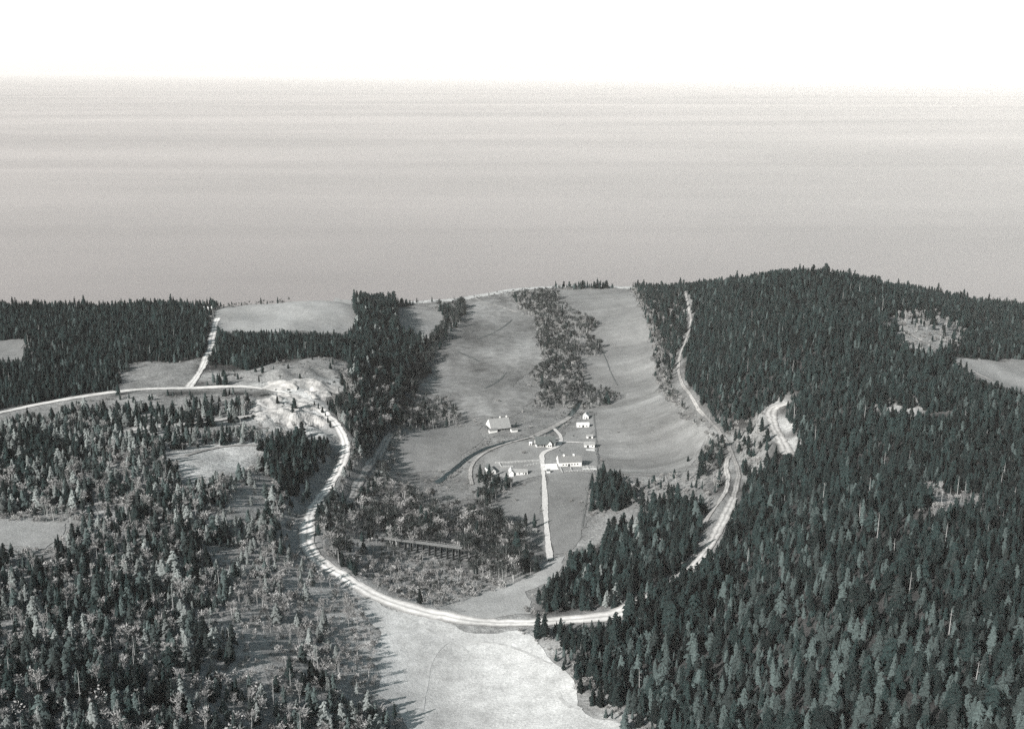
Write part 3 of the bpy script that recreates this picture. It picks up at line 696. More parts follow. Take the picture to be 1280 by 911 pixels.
TX, TY = np.meshgrid(lx, ly); TX = TX.ravel() + rng.uniform(-.48, .48, TX.size) * sp; TY = TY.ravel() + rng.uniform(-.48, .48, TY.size) * sp
TZ = Z(TX, TY)
ppx, ppy, pf = project(TX, TY, TZ)
ok = (ppx > -260) & (ppx < 1540) & (ppy < 1010) & (coast_d(TX, TY) > 16)
TX, TY, TZ = TX[ok], TY[ok], TZ[ok]; nT = len(TX)
wx = TX + 4 * np.sin(TY / 7.1); wy = TY + 4 * np.sin(TX / 6.3)
zone = np.zeros(nT, int)
for i, (a, p, k, mix) in enumerate(ZW):
    if p is not None: zone[inside(p, wx, wy)] = i
clump = .5 + .5 * np.sin(TX / 19 + 1.3 * np.sin(TY / 27)) * np.sin(TY / 23 + 1.1 * np.sin(TX / 31))
keep = np.zeros(nT, bool); kind = np.zeros(nT, int); hgt = np.zeros(nT)
KINDS = [C_, PC, B_, DB, SH, SN, MC]
rk = rng.random(nT); rm = rng.random(nT); rh = rng.random(nT)
for i, (a, p, kp, mix) in enumerate(ZW):
    s_ = zone == i
    var = .45 if a in ('lower left woods', 'valley head woods', 'pale brush slope', 'trestle brush', 'hayfield edge') else .12
    keep[s_] = rk[s_] < kp * (1 - var + 2 * var * clump[s_])
    acc = 0
    tot = sum(q[1] for q in mix)
    for kd, sh, lo, hi in mix:
        q = s_ & (rm >= acc / tot) & (rm < (acc + sh) / tot + 1e-9); acc += sh
        kind[q] = KINDS.index(kd); hgt[q] = lo * .9 + (hi * 1.12 - lo * .9) * rh[q] ** 1.7
nearc = (seg_dist(CREEK[::2], TX, TY) < 7.5) & (seg_dist(CREEK[::2], TX, TY) > 3.2)
keep |= nearc & (rk < .6)
kind[nearc] = np.where(rm[nearc] < .6, KINDS.index(DB), KINDS.index(SH)); hgt[nearc] = 1.6 + 1.8 * rh[nearc]; zone[nearc] = [z_[0] for z_ in ZONES].index('creek banks')
dk = (np.sin(TX / 33 + 2 * np.sin(TY / 41)) * np.sin(TY / 29 + 1.7 * np.sin(TX / 37)) > .5) & (zone == [z_[0] for z_ in ZONES].index('lower left woods')) & (kind == 1)
kind[dk] = 0  # pale conifers swapped for dark needles, shadow hollows put into tree colour
for k in ('meadow', 'hayfield', 'pasture', 'pasture_b', 'field_c', 'paddock_b', 'meadow_b', 'plateau_field'):
    q = np.vstack([FW[k], FW[k][:1]]); near = (seg_dist(q, TX, TY) < 8.5) & (rm < .6) & np.isin(kind, [0, 1, 6])
    kind[near] = KINDS.index(SH); hgt[near] = 1.2 + 2.2 * rh[near]
tall = (zone == 0) & (kind == 0) & (rm < .03); hgt[tall] *= 1.45
for k in [k for k in FW if k != 'yard']: keep &= ~inside(FW[k], TX, TY)
yard_in = inside(FW['yard'], TX, TY) & (zone != [z_[0] for z_ in ZONES].index('creek banks')) & (zone != [z_[0] for z_ in ZONES].index('shed conifers')); keep &= ~yard_in
gappy = np.isin(zone, [i for i, z_ in enumerate(ZONES) if z_[0] in ('creek alders', 'alder belt south', 'valley head woods', 'alder line')])
gp = np.sin(TX / 11 + 1.9 * np.sin(TY / 15)) * np.sin(TY / 14 + 1.7 * np.sin(TX / 12))
keep &= ~(gappy & (gp > np.where(zone == [z_[0] for z_ in ZONES].index('creek alders'), .36, .52))); hgt = np.where(gappy, hgt * (1.08 - .42 * np.clip(gp, -.6, .9)), hgt)
for k, (line, wd) in RW.items(): keep &= seg_dist(line[::2], TX, TY) > wd / 2 + 2.2
keep &= ~((seg_dist(CREEK[::2], TX, TY) < 3.6))
TRESTLE = G([(478, 668), (574, 691)])
keep &= ~((seg_dist(TRESTLE, TX, TY) < 3.5))
mx_, my_, _ = project(TX, TY, TZ + hgt * .55)
shade_ok = np.ones(nT, bool)
for poly in CLEAR: shade_ok &= ~inside(poly, mx_, my_)
tr_mid = np.array([(478, 673), (574, 697)], float)
shade_ok &= ~((seg_dist(tr_mid, mx_, my_) < 6.5)) 
RPX = {k: np.array(v[0], float) for k, v in ROADS.items()}
for k in ('road', 'road_f', 'road_d', 'track_f', 'track_g', 'lane', 'road_b', 'track'):
    lim = 5 if k in ('road', 'road_f') else 3
    near = seg_dist(RPX[k], mx_, my_) < lim
    hide = ((mx_ > 770) & (mx_ < 868) & (my_ > 705) & (my_ < 765)) | ((mx_ > 855) & (mx_ < 890) & (my_ > 490) & (my_ < 524))
    shade_ok &= ~(near & ~hide)
for fr in (.8, 1.0):
    hx_, hy_, _ = project(TX, TY, TZ + hgt * fr)
    for poly in ([(300,480),(345,474),(425,468),(430,482),(402,500),(414,528),(398,540),(352,532),(302,528),(240,531),(240,519),(304,518),(322,504)], [(952,508),(985,500),(982,516),(996,536),(996,558),(978,566),(962,540)]): shade_ok &= ~(inside(poly, hx_, hy_) & (rh < .92))
keep &= shade_ok | (nearc & (rh < .8))
sdx, sdy = -math.sin(SUN_AZ), -math.cos(SUN_AZ); sl = hgt / math.tan(SUN_EL)
for k in ('road', 'road_f', 'lane'):
    for f_ in (.12, .25, .4, .55, .7, .85):
        hit_ = seg_dist(RW[k][0][::2], TX + sdx * sl * f_, TY + sdy * sl * f_) < RW[k][1] / 2
        keep &= ~(hit_ & (rm < .93))
TX, TY, TZ, hgt, kind, zone = [a[keep] for a in (TX, TY, TZ, hgt, kind, zone)]

class Sel: pass
items = []   # hand placed trees: x, y, z, height, kind, label, group
def lone(px, py, h, kd, label, cat='tree'):
    q = g1(px, py); items.append((q, h, kd, label, cat))
lone(668, 660, 11, C_, 'dark conifer in the paddock behind the small white hut', 'conifer')
lone(657, 657, 9, C_, 'smaller dark conifer left of the small white hut', 'conifer')
lone(672, 797, 14, C_, 'broad conifer standing alone below the road at the meadow edge', 'conifer')
lone(680, 800, 15, C_, 'dark conifer at the meadow edge, right of the broad one', 'conifer')
lone(768, 812, 21, C_, 'tallest dark conifer standing in front of the road bend', 'conifer')
lone(762, 808, 17, C_, 'dark conifer beside the tallest conifer at the road bend', 'conifer')
lone(692, 551, 6, C_, 'dark bushy tree against the right side of the farmhouse', 'tree')
lone(368, 512, 10.5, C_, 'black conifer standing alone in the gravel pit', 'conifer')
lone(366, 519, 9, C_, 'smaller conifer in front of the lone one in the gravel pit', 'conifer')
lone(324, 480, 8, C_, 'dark conifer by the road above the gravel pit', 'conifer')
lone(347, 506, 8, C_, 'thin conifer at the left rim of the gravel pit', 'conifer')
lone(392, 716, 6, C_, 'round dark tree on the outer edge of the road curve', 'tree')
lone(645, 534, 5, C_, 'dark tree behind the white lean-to shed of the barn', 'tree')
lone(615, 528, 5, DB, 'dark bare tree behind the left end of the barn', 'tree')
lone(622, 502, 4, SH, 'single dark bush in the rough pasture behind the barn', 'bush')
lone(773, 541, 2, SH, 'small bush alone in the hayfield', 'bush')
lone(860, 577, 5, C_, 'small dark conifer at the right corner of the hayfield', 'conifer')
lone(645, 626, 2.4, SH, 'low bush in the paddock left of the lane', 'bush')
lone(676, 639, 2.2, SH, 'low bush beside the lane, left side', 'bush')
lone(668, 549, 4, DB, 'small bare tree at the left back corner of the farmhouse', 'tree')
lone(700, 566, 3, DB, 'small bare garden tree between the farmhouse and the long barn', 'tree')
lone(717, 548, 3.5, DB, 'small bare tree between the two sheds of the farmyard', 'tree')
lone(655, 567, 3, SH, 'bush in the rough ground left of the farmhouse', 'bush')
lone(752, 577, 3, SH, 'round bush just outside the right side fence of the farmyard', 'bush')
lone(713, 627, 2.2, SH, 'low bush in the paddock right of the lane', 'bush')
lone(726, 629, 2.2, SH, 'low bush near the right edge of the lane paddock', 'bush')

NAME = {MC: ('conifer_tree', 'conifer'), C_: ('conifer_tree', 'conifer'), PC: ('conifer_tree', 'conifer'), B_: ('bare_tree', 'tree'), DB: ('bare_tree', 'tree'), SH: ('shrub', 'shrub'), SN: ('dead_tree', 'dead tree')}
def single(kd, x, y, z, h, label, cat, group, seed):
    r = random.Random(seed); c, tr, _ = PROTO[kd][seed % len(PROTO[kd])]
    wf = r.uniform(.85, 1.2)
    if tr is None:
        o = bpy.data.objects.new(NAME[kd][0], c); COL.objects.link(o)
    else:
        o = bpy.data.objects.new(NAME[kd][0], None); COL.objects.link(o)
        for nm, me in (('trunk', tr), ('crown', c)):
            q = bpy.data.objects.new(nm, me); COL.objects.link(q); q.parent = o
    o.location = (x, y, z); o.rotation_euler = (0, 0, r.uniform(0, 6.28)); o.scale = (h * wf, h * wf, h)
    tag(o, label, cat, group); return o
for i, (q, h, kd, label, cat) in enumerate(items): single(kd, q.x, q.y, q.z, h, label, cat, None, 100 + i)

for i, (px, py, h) in enumerate(((397, 506, 4.5), (402, 510, 5), (407, 515, 5.5), (411, 520, 5), (414, 527, 6), (417, 534, 7))):
    q = g1(px - 4, py + 1); single(C_, q.x, q.y, q.z, h, 'dark bushy conifer lining the inner side of the road bend by the gravel pit', 'conifer', 'dark conifers lining the road bend by the gravel pit', 300 + i)
# the largest in the picture become things of their own
bx, by, bf = project(TX, TY, TZ); tx_, ty_, _ = project(TX, TY, TZ + hgt)
sz = by - ty_
infr = (bx > 3) & (bx < 1277) & (ty_ < 905) & (ty_ > 300)
own = np.zeros(len(TX), bool)
fam = {'conifer': (0, 1, 6), 'bare': (2, 3), 'shrub': (4,), 'snag': (5,)}
LIM = {'conifer': 270, 'bare': 280, 'shrub': 280, 'snag': 150}
for k, ids in fam.items():
    idx = np.where(np.isin(kind, ids) & infr)[0]
    idx = idx[np.argsort(-sz[idx])][:LIM[k]]; own[idx] = True
ZL = {
 'hill forest': 'on the dark wooded hillside to the right', 'lower left woods': 'in the open mixed woods at the lower left', 'dark hollow': 'in the dark hollow inside the left road curve',
 'pale brush slope': 'on the pale brushy slope left of the road curve', 'field edge brush': 'along the left edge of the foreground meadow', 'valley head woods': 'in the grey woods enclosed by the road curve',
 'trestle brush': 'in the brush between the trestle and the road', 'alder belt south': 'in the grey alder belt below the paddocks', 'valley floor': 'scattered over the valley floor',
 'creek alders': 'in the dark alder belt down the middle of the valley', 'creek banks': 'on the creek bank behind the farm', 'alder stand': 'in the small stand left of the barn', 'alder line': 'in the tree line beside the dark ravine',
 'ravine forest': 'in the tall dark ravine forest beside the plateau', 'ravine foot': 'on the slope below the ravine forest', 'hayfield edge': 'between the hayfield and the right hand road', 'scrub south of hayfield': 'in the scrub just below the hayfield',
 'conifer block': 'in the dark conifer block above the road bend', 'lower hillside': 'on the lower right hillside near the meadow', 'mid hillside': 'on the middle of the right hillside', 'grass strip': 'on the grass strip below the dark clump right of the lane', 'block edge brush': 'at the brushy left edge of the dark conifer block', 'ravine lower slope': 'on the mixed lower slope of the ravine', 'pale opening': 'in the pale openings of the lower left woods', 'road bank': 'on the bank just below the bright road', 'road bend conifers': 'along the lower side of the road bend on the right', 'lane conifers': 'in the dark clump right of the farm lane', 'shed conifers': 'in the clump behind the narrow white shed', 'cut bank scrub': 'in the scrub beside the bare cut bank',
 'left dark edge': 'at the dark left edge below the road', 'bank conifers': 'on the bank below the left road', 'hill gap': 'in the pale gap on the right hillside', 'hill shoulder': 'on the open shoulder of the right hill',
 'shore thicket': 'in the thicket by the shore', 'plateau edge': 'at the edge of the plateau field', 'gravel pit': 'on the bare gravel ground', 'cut over ground': 'on the cut over ground above the road', 'roadside cut': 'on the open ground beside the left road', 'grass bank': 'on the grassy bank inside the road curve'}
KL = {MC: 'mid grey conifer', C_: 'dark conifer', PC: 'pale grey conifer', B_: 'pale leafless tree', DB: 'dark grey leafless tree', SH: 'low pale shrub', SN: 'bare dead tree trunk'}
PL = {'conifer': 'conifers', 'tree': 'leafless trees', 'shrub': 'shrubs', 'dead tree': 'dead trees'}
for i in np.where(own)[0]:
    kd = KINDS[kind[i]]; zn = ZW[zone[i]][0]; where = ZL[zn]
    nm, cat = NAME[kd]
    single(kd, TX[i], TY[i], TZ[i] - .1, hgt[i], KL[kd] + ' ' + where, cat, KL[kd] + 's ' + where, int(i))

def scatter(name, kd_ids, label, sel):
    idx = np.where(np.isin(kind, kd_ids) & sel)[0]
    if not len(idx): return
    lst = [p for q in kd_ids for p in PROTO[KINDS[q]]]
    offs = {}; o_ = 0
    for q in kd_ids: offs[q] = o_; o_ += len(PROTO[KINDS[q]])
    me = bpy.data.meshes.new(name); me.vertices.add(len(idx))
    me.vertices.foreach_set('co', np.stack([TX[idx], TY[idx], TZ[idx] - .1], -1).ravel())
    pick = np.array([offs[kind[i]] + int(rng.integers(len(PROTO[KINDS[kind[i]]]))) for i in idx], np.int32)
    a = me.attributes.new('pick', 'INT', 'POINT'); a.data.foreach_set('value', pick)
    wf = rng.uniform(.85, 1.2, len(idx)) * hgt[idx]
    a = me.attributes.new('grow', 'FLOAT_VECTOR', 'POINT'); a.data.foreach_set('vector', np.stack([wf, wf, hgt[idx]], -1).ravel())
    rot = np.zeros((len(idx), 3)); rot[:, 2] = rng.uniform(0, 6.28, len(idx)); rot[:, :2] = rng.normal(0, .025, (len(idx), 2))
    a = me.attributes.new('turn', 'FLOAT_VECTOR', 'POINT'); a.data.foreach_set('vector', rot.ravel())
    ob = bpy.data.objects.new(name, me); COL.objects.link(ob); tag(ob, label, kind='stuff')
    ng = bpy.data.node_groups.new(name, 'GeometryNodeTree')
    ng.interface.new_socket('Geometry', in_out='INPUT', socket_type='NodeSocketGeometry'); ng.interface.new_socket('Geometry', in_out='OUTPUT', socket_type='NodeSocketGeometry')
    gi = ng.nodes.new('NodeGroupInput'); gout = ng.nodes.new('NodeGroupOutput')
    g2i = ng.nodes.new('GeometryNodeGeometryToInstance')
    for (_, _, me2) in reversed(lst):
        src = bpy.data.objects.new('tree_shape', me2)          # never linked: only lends its mesh
        oi = ng.nodes.new('GeometryNodeObjectInfo'); oi.inputs['Object'].default_value = src; oi.inputs['As Instance'].default_value = False
        ng.links.new(oi.outputs['Geometry'], g2i.inputs[0])
    iop = ng.nodes.new('GeometryNodeInstanceOnPoints'); iop.inputs['Pick Instance'].default_value = True
    def na(nm, ty):
        x = ng.nodes.new('GeometryNodeInputNamedAttribute'); x.data_type = ty; x.inputs['Name'].default_value = nm
        return [s for s in x.outputs if s.enabled and s.name == 'Attribute'][0]
    ng.links.new(gi.outputs[0], iop.inputs['Points']); ng.links.new(g2i.outputs[0], iop.inputs['Instance'])
    ng.links.new(na('pick', 'INT'), iop.inputs['Instance Index']); ng.links.new(na('turn', 'FLOAT_VECTOR'), iop.inputs['Rotation']); ng.links.new(na('grow', 'FLOAT_VECTOR'), iop.inputs['Scale'])
    ng.links.new(iop.outputs[0], gout.inputs[0])
    md = ob.modifiers.new('scatter', 'NODES'); md.node_group = ng
    print('STUFF', name, len(idx))
rest = ~own
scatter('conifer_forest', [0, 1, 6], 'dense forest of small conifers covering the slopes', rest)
scatter('leafless_woods', [2, 3], 'grey leafless woods along the valley', rest)
scatter('brush', [4], 'low brush between the trees', rest)
scatter('dead_trunks', [5], 'bare dead trunks standing in the forest', rest)
print('TREES', len(TX), 'own', own.sum())
# ------------------------------------------------------------------ farm buildings
def wall_mb(L, D, hw, rise):
    c = MB(); x, y = L / 2, D / 2
    v = [(-x, -y, -.6), (x, -y, -.6), (x, y, -.6), (-x, y, -.6), (-x, -y, hw), (x, -y, hw), (x, y, hw), (-x, y, hw), (-x, 0, hw + rise), (x, 0, hw + rise)]
    return c.add(v, [(0, 1, 5, 4), (2, 3, 7, 6), (1, 2, 6, 9, 5), (3, 0, 4, 8, 7)])
def roof_mb(L, D, hw, rise, ov=.45, th=.16, front=None):
    c = MB(); x = L / 2 + ov
    for s in (-1, 1):
        dd = D / 2 + ov; k = rise / (D / 2); ze = hw - ov * k
        v = []
        for xx in (-x, x):
            v += [(xx, 0, hw + rise + .03), (xx, s * dd, ze + .03), (xx, s * dd, ze + th + .03), (xx, 0, hw + rise + th + .03)]
        c.add(v, [(0, 1, 2, 3), (7, 6, 5, 4), (0, 4, 5, 1), (3, 2, 6, 7), (1, 5, 6, 2), (0, 3, 7, 4)])
    return c
def opening(parent, name, face, L, D, a, z, w, h, frame, fill):
    """a framed opening on a wall face: frame part with a filling sub-part"""
    def P(u, out0, out1, z0, z1, u1, c):
        if face == 'front': c.box(u, u1, -D / 2 - out1, -D / 2 - out0, z0, z1)
        elif face == 'back': c.box(u, u1, D / 2 + out0, D / 2 + out1, z0, z1)
        elif face == 'left': c.box(-L / 2 - out1, -L / 2 - out0, u, u1, z0, z1)
        else: c.box(L / 2 + out0, L / 2 + out1, u, u1, z0, z1)
    c = MB(); e = .1
    P(a - w / 2 - e, .004, .09, z - e, z, a + w / 2 + e, c); P(a - w / 2 - e, .004, .09, z + h, z + h + e, a + w / 2 + e, c)
    P(a - w / 2 - e, .004, .09, z, z + h, a - w / 2, c); P(a + w / 2, .004, .09, z, z + h, a + w / 2 + e, c)
    f = c.build(name, frame, parent)
    c = MB(); P(a - w / 2, .006, .05, z, z + h, a + w / 2, c); c.build('pane' if name == 'window' else 'door_leaf', fill, f)
    return f
def gabled(name, label, cat, px, py, L, D, hw, rise, rz, wall, roof, wins=(), doors=(), ov=.45, group=None):
    q = g1(px, py); t = thing(name, label, cat, (q.x, q.y, q.z), R(rz), group)
    wall_mb(L, D, hw, rise).build('wall', wall, t)
    rf = roof_mb(L, D, hw, rise, ov).build('roof', roof, t)
    c = MB(); c.box(-L / 2 - ov - .05, L / 2 + ov + .05, -.14, .14, hw + rise + .14, hw + rise + .28); c.build('ridge_cap', M['roof_grey'], rf)
    for f, a, z, w, h in wins: opening(t, 'window', f, L, D, a, z, w, h, M['white'] if wall is not M['white'] else M['wood'], M['glass'])
    for f, a, z, w, h in doors: opening(t, 'door', f, L, D, a, z, w, h, M['white'] if wall is not M['white'] else M['wood'], M['darkwood'])
    return t, rf
def block(parent, name, m, x0, x1, y0, y1, z0, z1): c = MB(); c.box(x0, x1, y0, y1, z0, z1); return c.build(name, m, parent)
def cupola(parent, x, z, s=.55):
    c = MB(); c.box(x - s, x + s, -s, s, z - .2, z + .8)
    c.add([(x - s * 1.3, -s * 1.3, z + .8), (x + s * 1.3, -s * 1.3, z + .8), (x + s * 1.3, s * 1.3, z + .8), (x - s * 1.3, s * 1.3, z + .8), (x, 0, z + 1.5)], [(0, 1, 4), (1, 2, 4), (2, 3, 4), (3, 0, 4)])
    return c.build('cupola', M['white'], parent)
def shed_roof(parent, L0, L1, y0, y1, z0, z1, m, th=.14):
    c = MB(); c.add([(x, y, z + t_) for x in (L0, L1) for y, z in ((y0, z0), (y1, z1)) for t_ in (0, th)], [(0, 1, 3, 2), (4, 6, 7, 5), (0, 4, 5, 1), (2, 3, 7, 6), (1, 5, 7, 3), (0, 2, 6, 4)])
    return c.build('lean_to_roof', m, parent)

# big shingled barn beyond the creek
t, rf = gabled('barn', 'large barn with a broad pale shingled roof beyond the creek', 'barn', 623, 535.5, 16.5, 13, 2.6, 6.6, 20, M['darkwood'], M['roof_pale_shingle'],
    wins=[('left', -2, 4.4, 1.0, 1.2), ('left', 2, 4.4, 1.0, 1.2)], doors=[('front', -3, 0, 2.6, 2.2), ('front', 2, 0, 2.6, 2.2), ('front', 6, 0, 1.8, 2.0)], ov=.7)
c = MB(); c.add([(-8.96, -6.9, 2.6), (-8.96, 6.9, 2.6), (-8.96, 0, 9.1), (-8.92, -6.9, 2.6), (-8.92, 6.9, 2.6), (-8.92, 0, 9.1)], [(0, 2, 1), (3, 4, 5), (0, 1, 4, 3), (1, 2, 5, 4), (2, 0, 3, 5)])
c.build('gable_boards', M['white'], t)
for x in (1.5, 7.2): cupola(t, x, 9.3, .5)
block(t, 'lean_to_wall', M['white'], -11.0, -4.2, -9.6, -6.55, -.5, 2.1)
shed_roof(t, -11.3, -3.9, -9.9, -6.5, 2.12, 2.9, M['roof_grey'])
gabled('lean_to_shed', 'small white shed tucked against the right end of the big barn', 'shed', 642.5, 539.3, 5.2, 3.6, 2.0, 1.0, 20, M['white'], M['roof_grey'], doors=[('right', 0, 0, 1.1, 1.8)], ov=.25)
# farmhouse
t, rf = gabled('farmhouse', 'white farmhouse with a steep dark roof at the end of the lane', 'house', 681, 556.5, 15.5, 8.5, 3.1, 4.6, 6, M['white'], M['roof_dark'],
    wins=[('front', -6.2, .9, 1.1, 1.4), ('front', -4.2, .9, 1.1, 1.4), ('front', -2.4, .9, 1.1, 1.4), ('front', 5.9, .9, 1.1, 1.4), ('left', 0, 1, 1.1, 1.4), ('right', 0, 4, 1, 1.3)], doors=[('front', -.9, 0, 1.1, 2.1)])
w2 = MB(); w2.add([(1.2, -6.6, -.5), (4.8, -6.6, -.5), (4.8, 0, -.5), (1.2, 0, -.5), (1.2, -6.6, 3.3), (4.8, -6.6, 3.3), (4.8, 0, 3.3), (1.2, 0, 3.3), (3, -6.6, 5.7), (3, 0, 5.7)], [(0, 1, 5, 8, 4), (1, 2, 6, 5), (3, 0, 4, 7)])
wing = w2.build('wing', M['white'], t)
c = MB()
for s in (-1, 1):
    c.add([(3, y, z) for y in (-7.0, -.4) for z in (5.75, 5.92)] + [(3 + s * 2.25, y, z) for y in (-7.0, -.4) for z in (2.75, 2.92)], [(0, 1, 5, 4), (2, 6, 7, 3), (1, 3, 7, 5), (0, 4, 6, 2), (4, 5, 7, 6)])
c.build('wing_roof', M['roof_dark'], wing)
for xx in (2.2, 3.8):
    c = MB(); c.box(xx - .45, xx + .45, -6.66, -6.605, .9, 2.3); c.build('window', M['glass'], wing)
c = MB(); c.box(-.55, .55, -.45, .45, 6.6, 9.0); c.box(-.68, .68, -.58, .58, 9.0, 9.25); c.build('chimney', M['wood'], rf)
block(t, 'porch_floor', M['concrete'], -7.4, .8, -6.2, -4.29, -.4, .25)
shed_roof(t, -7.5, .6, -6.1, -4.3, 2.5, 2.95, M['roof_dark'], .1)
for xx in (-7.2, -4.6, -2.0, .3): block(t, 'porch_post', M['white'], xx - .08, xx + .08, -6.0, -5.84, .26, 2.5)
gabled('outhouse', 'tiny white outhouse at the left side of the farmhouse', 'shed', 663.2, 556, 2.2, 2.2, 1.9, .8, 0, M['white'], M['roof_pale'], doors=[('front', 0, 0, .7, 1.6)], ov=.2)
# long white barn with its yard
t, rf = gabled('dairy_barn', 'long white barn with a grey roof and two roof vents beside the lane', 'barn', 711.5, 580.2, 17.6, 9, 3.5, 3.4, 8, M['white'], M['roof_grey'],
    wins=[('front', x, 1.1, .8, .8) for x in (-5.5, -3.2, 1.2, 3.4, 5.6)] + [('left', 0, 3.2, 1, 1)], doors=[('front', -1, 0, 1.5, 2.0), ('right', 0, 0, 2.2, 2.3)], ov=.35)
c = MB(); c.add([(-9.3, -4.9, 3.1), (-9.3, 4.9, 3.1), (-9.3, 0, 7.3), (-9.05, -4.9, 3.1), (-9.05, 4.9, 3.1), (-9.05, 0, 7.3)], [(0, 2, 1), (3, 4, 5), (0, 1, 4, 3), (1, 2, 5, 4), (2, 0, 3, 5)])
c.build('gable_parapet', M['white'], t)
cupola(t, -4.2, 6.95, .65); cupola(t, 3.4, 6.95, .65)
q = g1(688.5, 584.5); t2 = thing('barn_yard_slab', 'white concrete yard between the lane and the long barn', 'slab', (q.x, q.y, q.z), R(8))
block(t2, 'slab', M['white'], -6.4, 5.2, -4.6, 4.2, -.8, .42); block(t2, 'kerb', M['white'], -6.6, 5.2, 4.203, 4.5, -.8, 1.5)
q = g1(735, 586.2); t2 = thing('pen_slab', 'pale strip of concrete in the pens right of the long barn', 'slab', (q.x, q.y, q.z), R(2)); block(t2, 'slab', M['concrete'], -6.5, 6.5, -1.2, 1.2, -.6, .4)
gabled('hut', 'tiny white hut beside the lane below the long barn', 'hut', 685.5, 590.6, 2.4, 2.2, 1.7, .8, 8, M['white'], M['roof_dark'], doors=[('right', 0, 0, .8, 1.5)], ov=.15)
gabled('small_shed', 'white shed with a grey roof right of the farmhouse at the end of the path', 'shed', 736.5, 558.3, 8.2, 5, 2.7, 1.9, 2, M['white'], M['roof_pale_shingle'],
    wins=[('front', 2.4, 1, .8, .8)], doors=[('front', -1.4, 0, 1.6, 2.0), ('left', 0, 0, 1.2, 1.9)], ov=.3)
q = g1(735.5, 562.3); t2 = thing('shed_apron', 'pale concrete apron in front of the shed with the grey roof', 'slab', (q.x, q.y, q.z), R(2)); block(t2, 'slab', M['concrete'], -4.6, 5, -1.6, 1.6, -.5, .36)
gabled('long_shed', 'long shed with a shining pale roof at the top of the farmyard', 'shed', 728.5, 533, 10.4, 5, 2.2, 1.5, 3, M['white'], M['roof_pale'], wins=[('front', -3, .9, .8, .7), ('front', 3, .9, .8, .7)], doors=[('front', 0, 0, 1.4, 1.9), ('right', 0, 0, 1.5, 1.9)], ov=.25)
gabled('wagon_shed', 'small low pale shed between the long shed and the small shed', 'shed', 737, 547.2, 5.2, 3.4, 1.9, 1.1, 3, M['white'], M['roof_pale_shingle'], doors=[('front', 0, 0, 2.2, 1.7)], ov=.2)
gabled('cottage', 'little white cottage under the alders, topmost of the farm buildings', 'house', 732.5, 522.4, 6.0, 5.0, 2.4, 2.4, 80, M['white'], M['roof_pale'], wins=[('left', 1.2, .9, .8, 1.0), ('right', 0, 2, .8, .8)], doors=[('left', -1, 0, .9, 1.9)], ov=.3)
t, rf = gabled('low_barn', 'low white outbuilding with a brownish roof left of the lane', 'barn', 649, 592.2, 12.2, 5, 2.2, 1.9, 3, M['white'], M['roof_pale_shingle'], wins=[('front', x, .9, .8, .7) for x in (-3, 0, 3)], doors=[('right', 0, 0, 1.8, 1.9), ('front', 4.8, 0, 1.1, 1.8)], ov=.25)
w2 = MB(); w2.add([(-7.6, -4.2, -.5), (-4.4, -4.2, -.5), (-4.4, 3.6, -.5), (-7.6, 3.6, -.5), (-7.6, -4.2, 2.4), (-4.4, -4.2, 2.4), (-4.4, 3.6, 2.4), (-7.6, 3.6, 2.4), (-6, -4.2, 4.3), (-6, 3.6, 4.3)], [(0, 1, 5, 8, 4), (1, 2, 6, 5), (3, 0, 4, 7), (2, 3, 7, 9, 6)])
wing = w2.build('wing', M['white'], t)
c = MB()
for s in (-1, 1):
    c.add([(-6, y, z) for y in (-4.5, 3.9) for z in (4.34, 4.5)] + [(-6 + s * 1.95, y, z) for y in (-4.5, 3.9) for z in (2.0, 2.16)], [(0, 1, 5, 4), (2, 6, 7, 3), (1, 3, 7, 5), (0, 4, 6, 2), (4, 5, 7, 6)])
c.build('wing_roof', M['roof_pale'], wing)
gabled('narrow_shed', 'narrow white shed standing end on beside the dark trees at the creek', 'shed', 613, 589.5, 12, 4.4, 2.4, 2.2, 112, M['white'], M['roof_dark'], wins=[('left', 0, 1.1, .8, 1)], ov=.25)
gabled('paddock_hut', 'small white hut among dark conifers at the bottom of the paddock', 'hut', 667.5, 665, 3.4, 2.6, 1.6, 1.1, 6, M['white'], M['roof_grey'], doors=[('right', 0, 0, 1, 1.6)], ov=.25)
gabled('cliff_house', 'low white house at the left corner of the plateau field', 'house', 258.5, 388, 11, 6, 2.6, 1.8, 14, M['white'], M['roof_pale'], wins=[('front', x, .9, 1, 1) for x in (-3.5, 3.5)], doors=[('front', 0, 0, 1, 2)], ov=.3)
gabled('cliff_cabin', 'low white cabin near the tip of the plateau beside dark trees', 'house', 415, 371.5, 9, 5, 2.2, 1.5, -6, M['white'], M['roof_pale'], wins=[('front', -2, .9, 1, .9)], doors=[('front', 1.5, 0, 1, 1.9)], ov=.3)

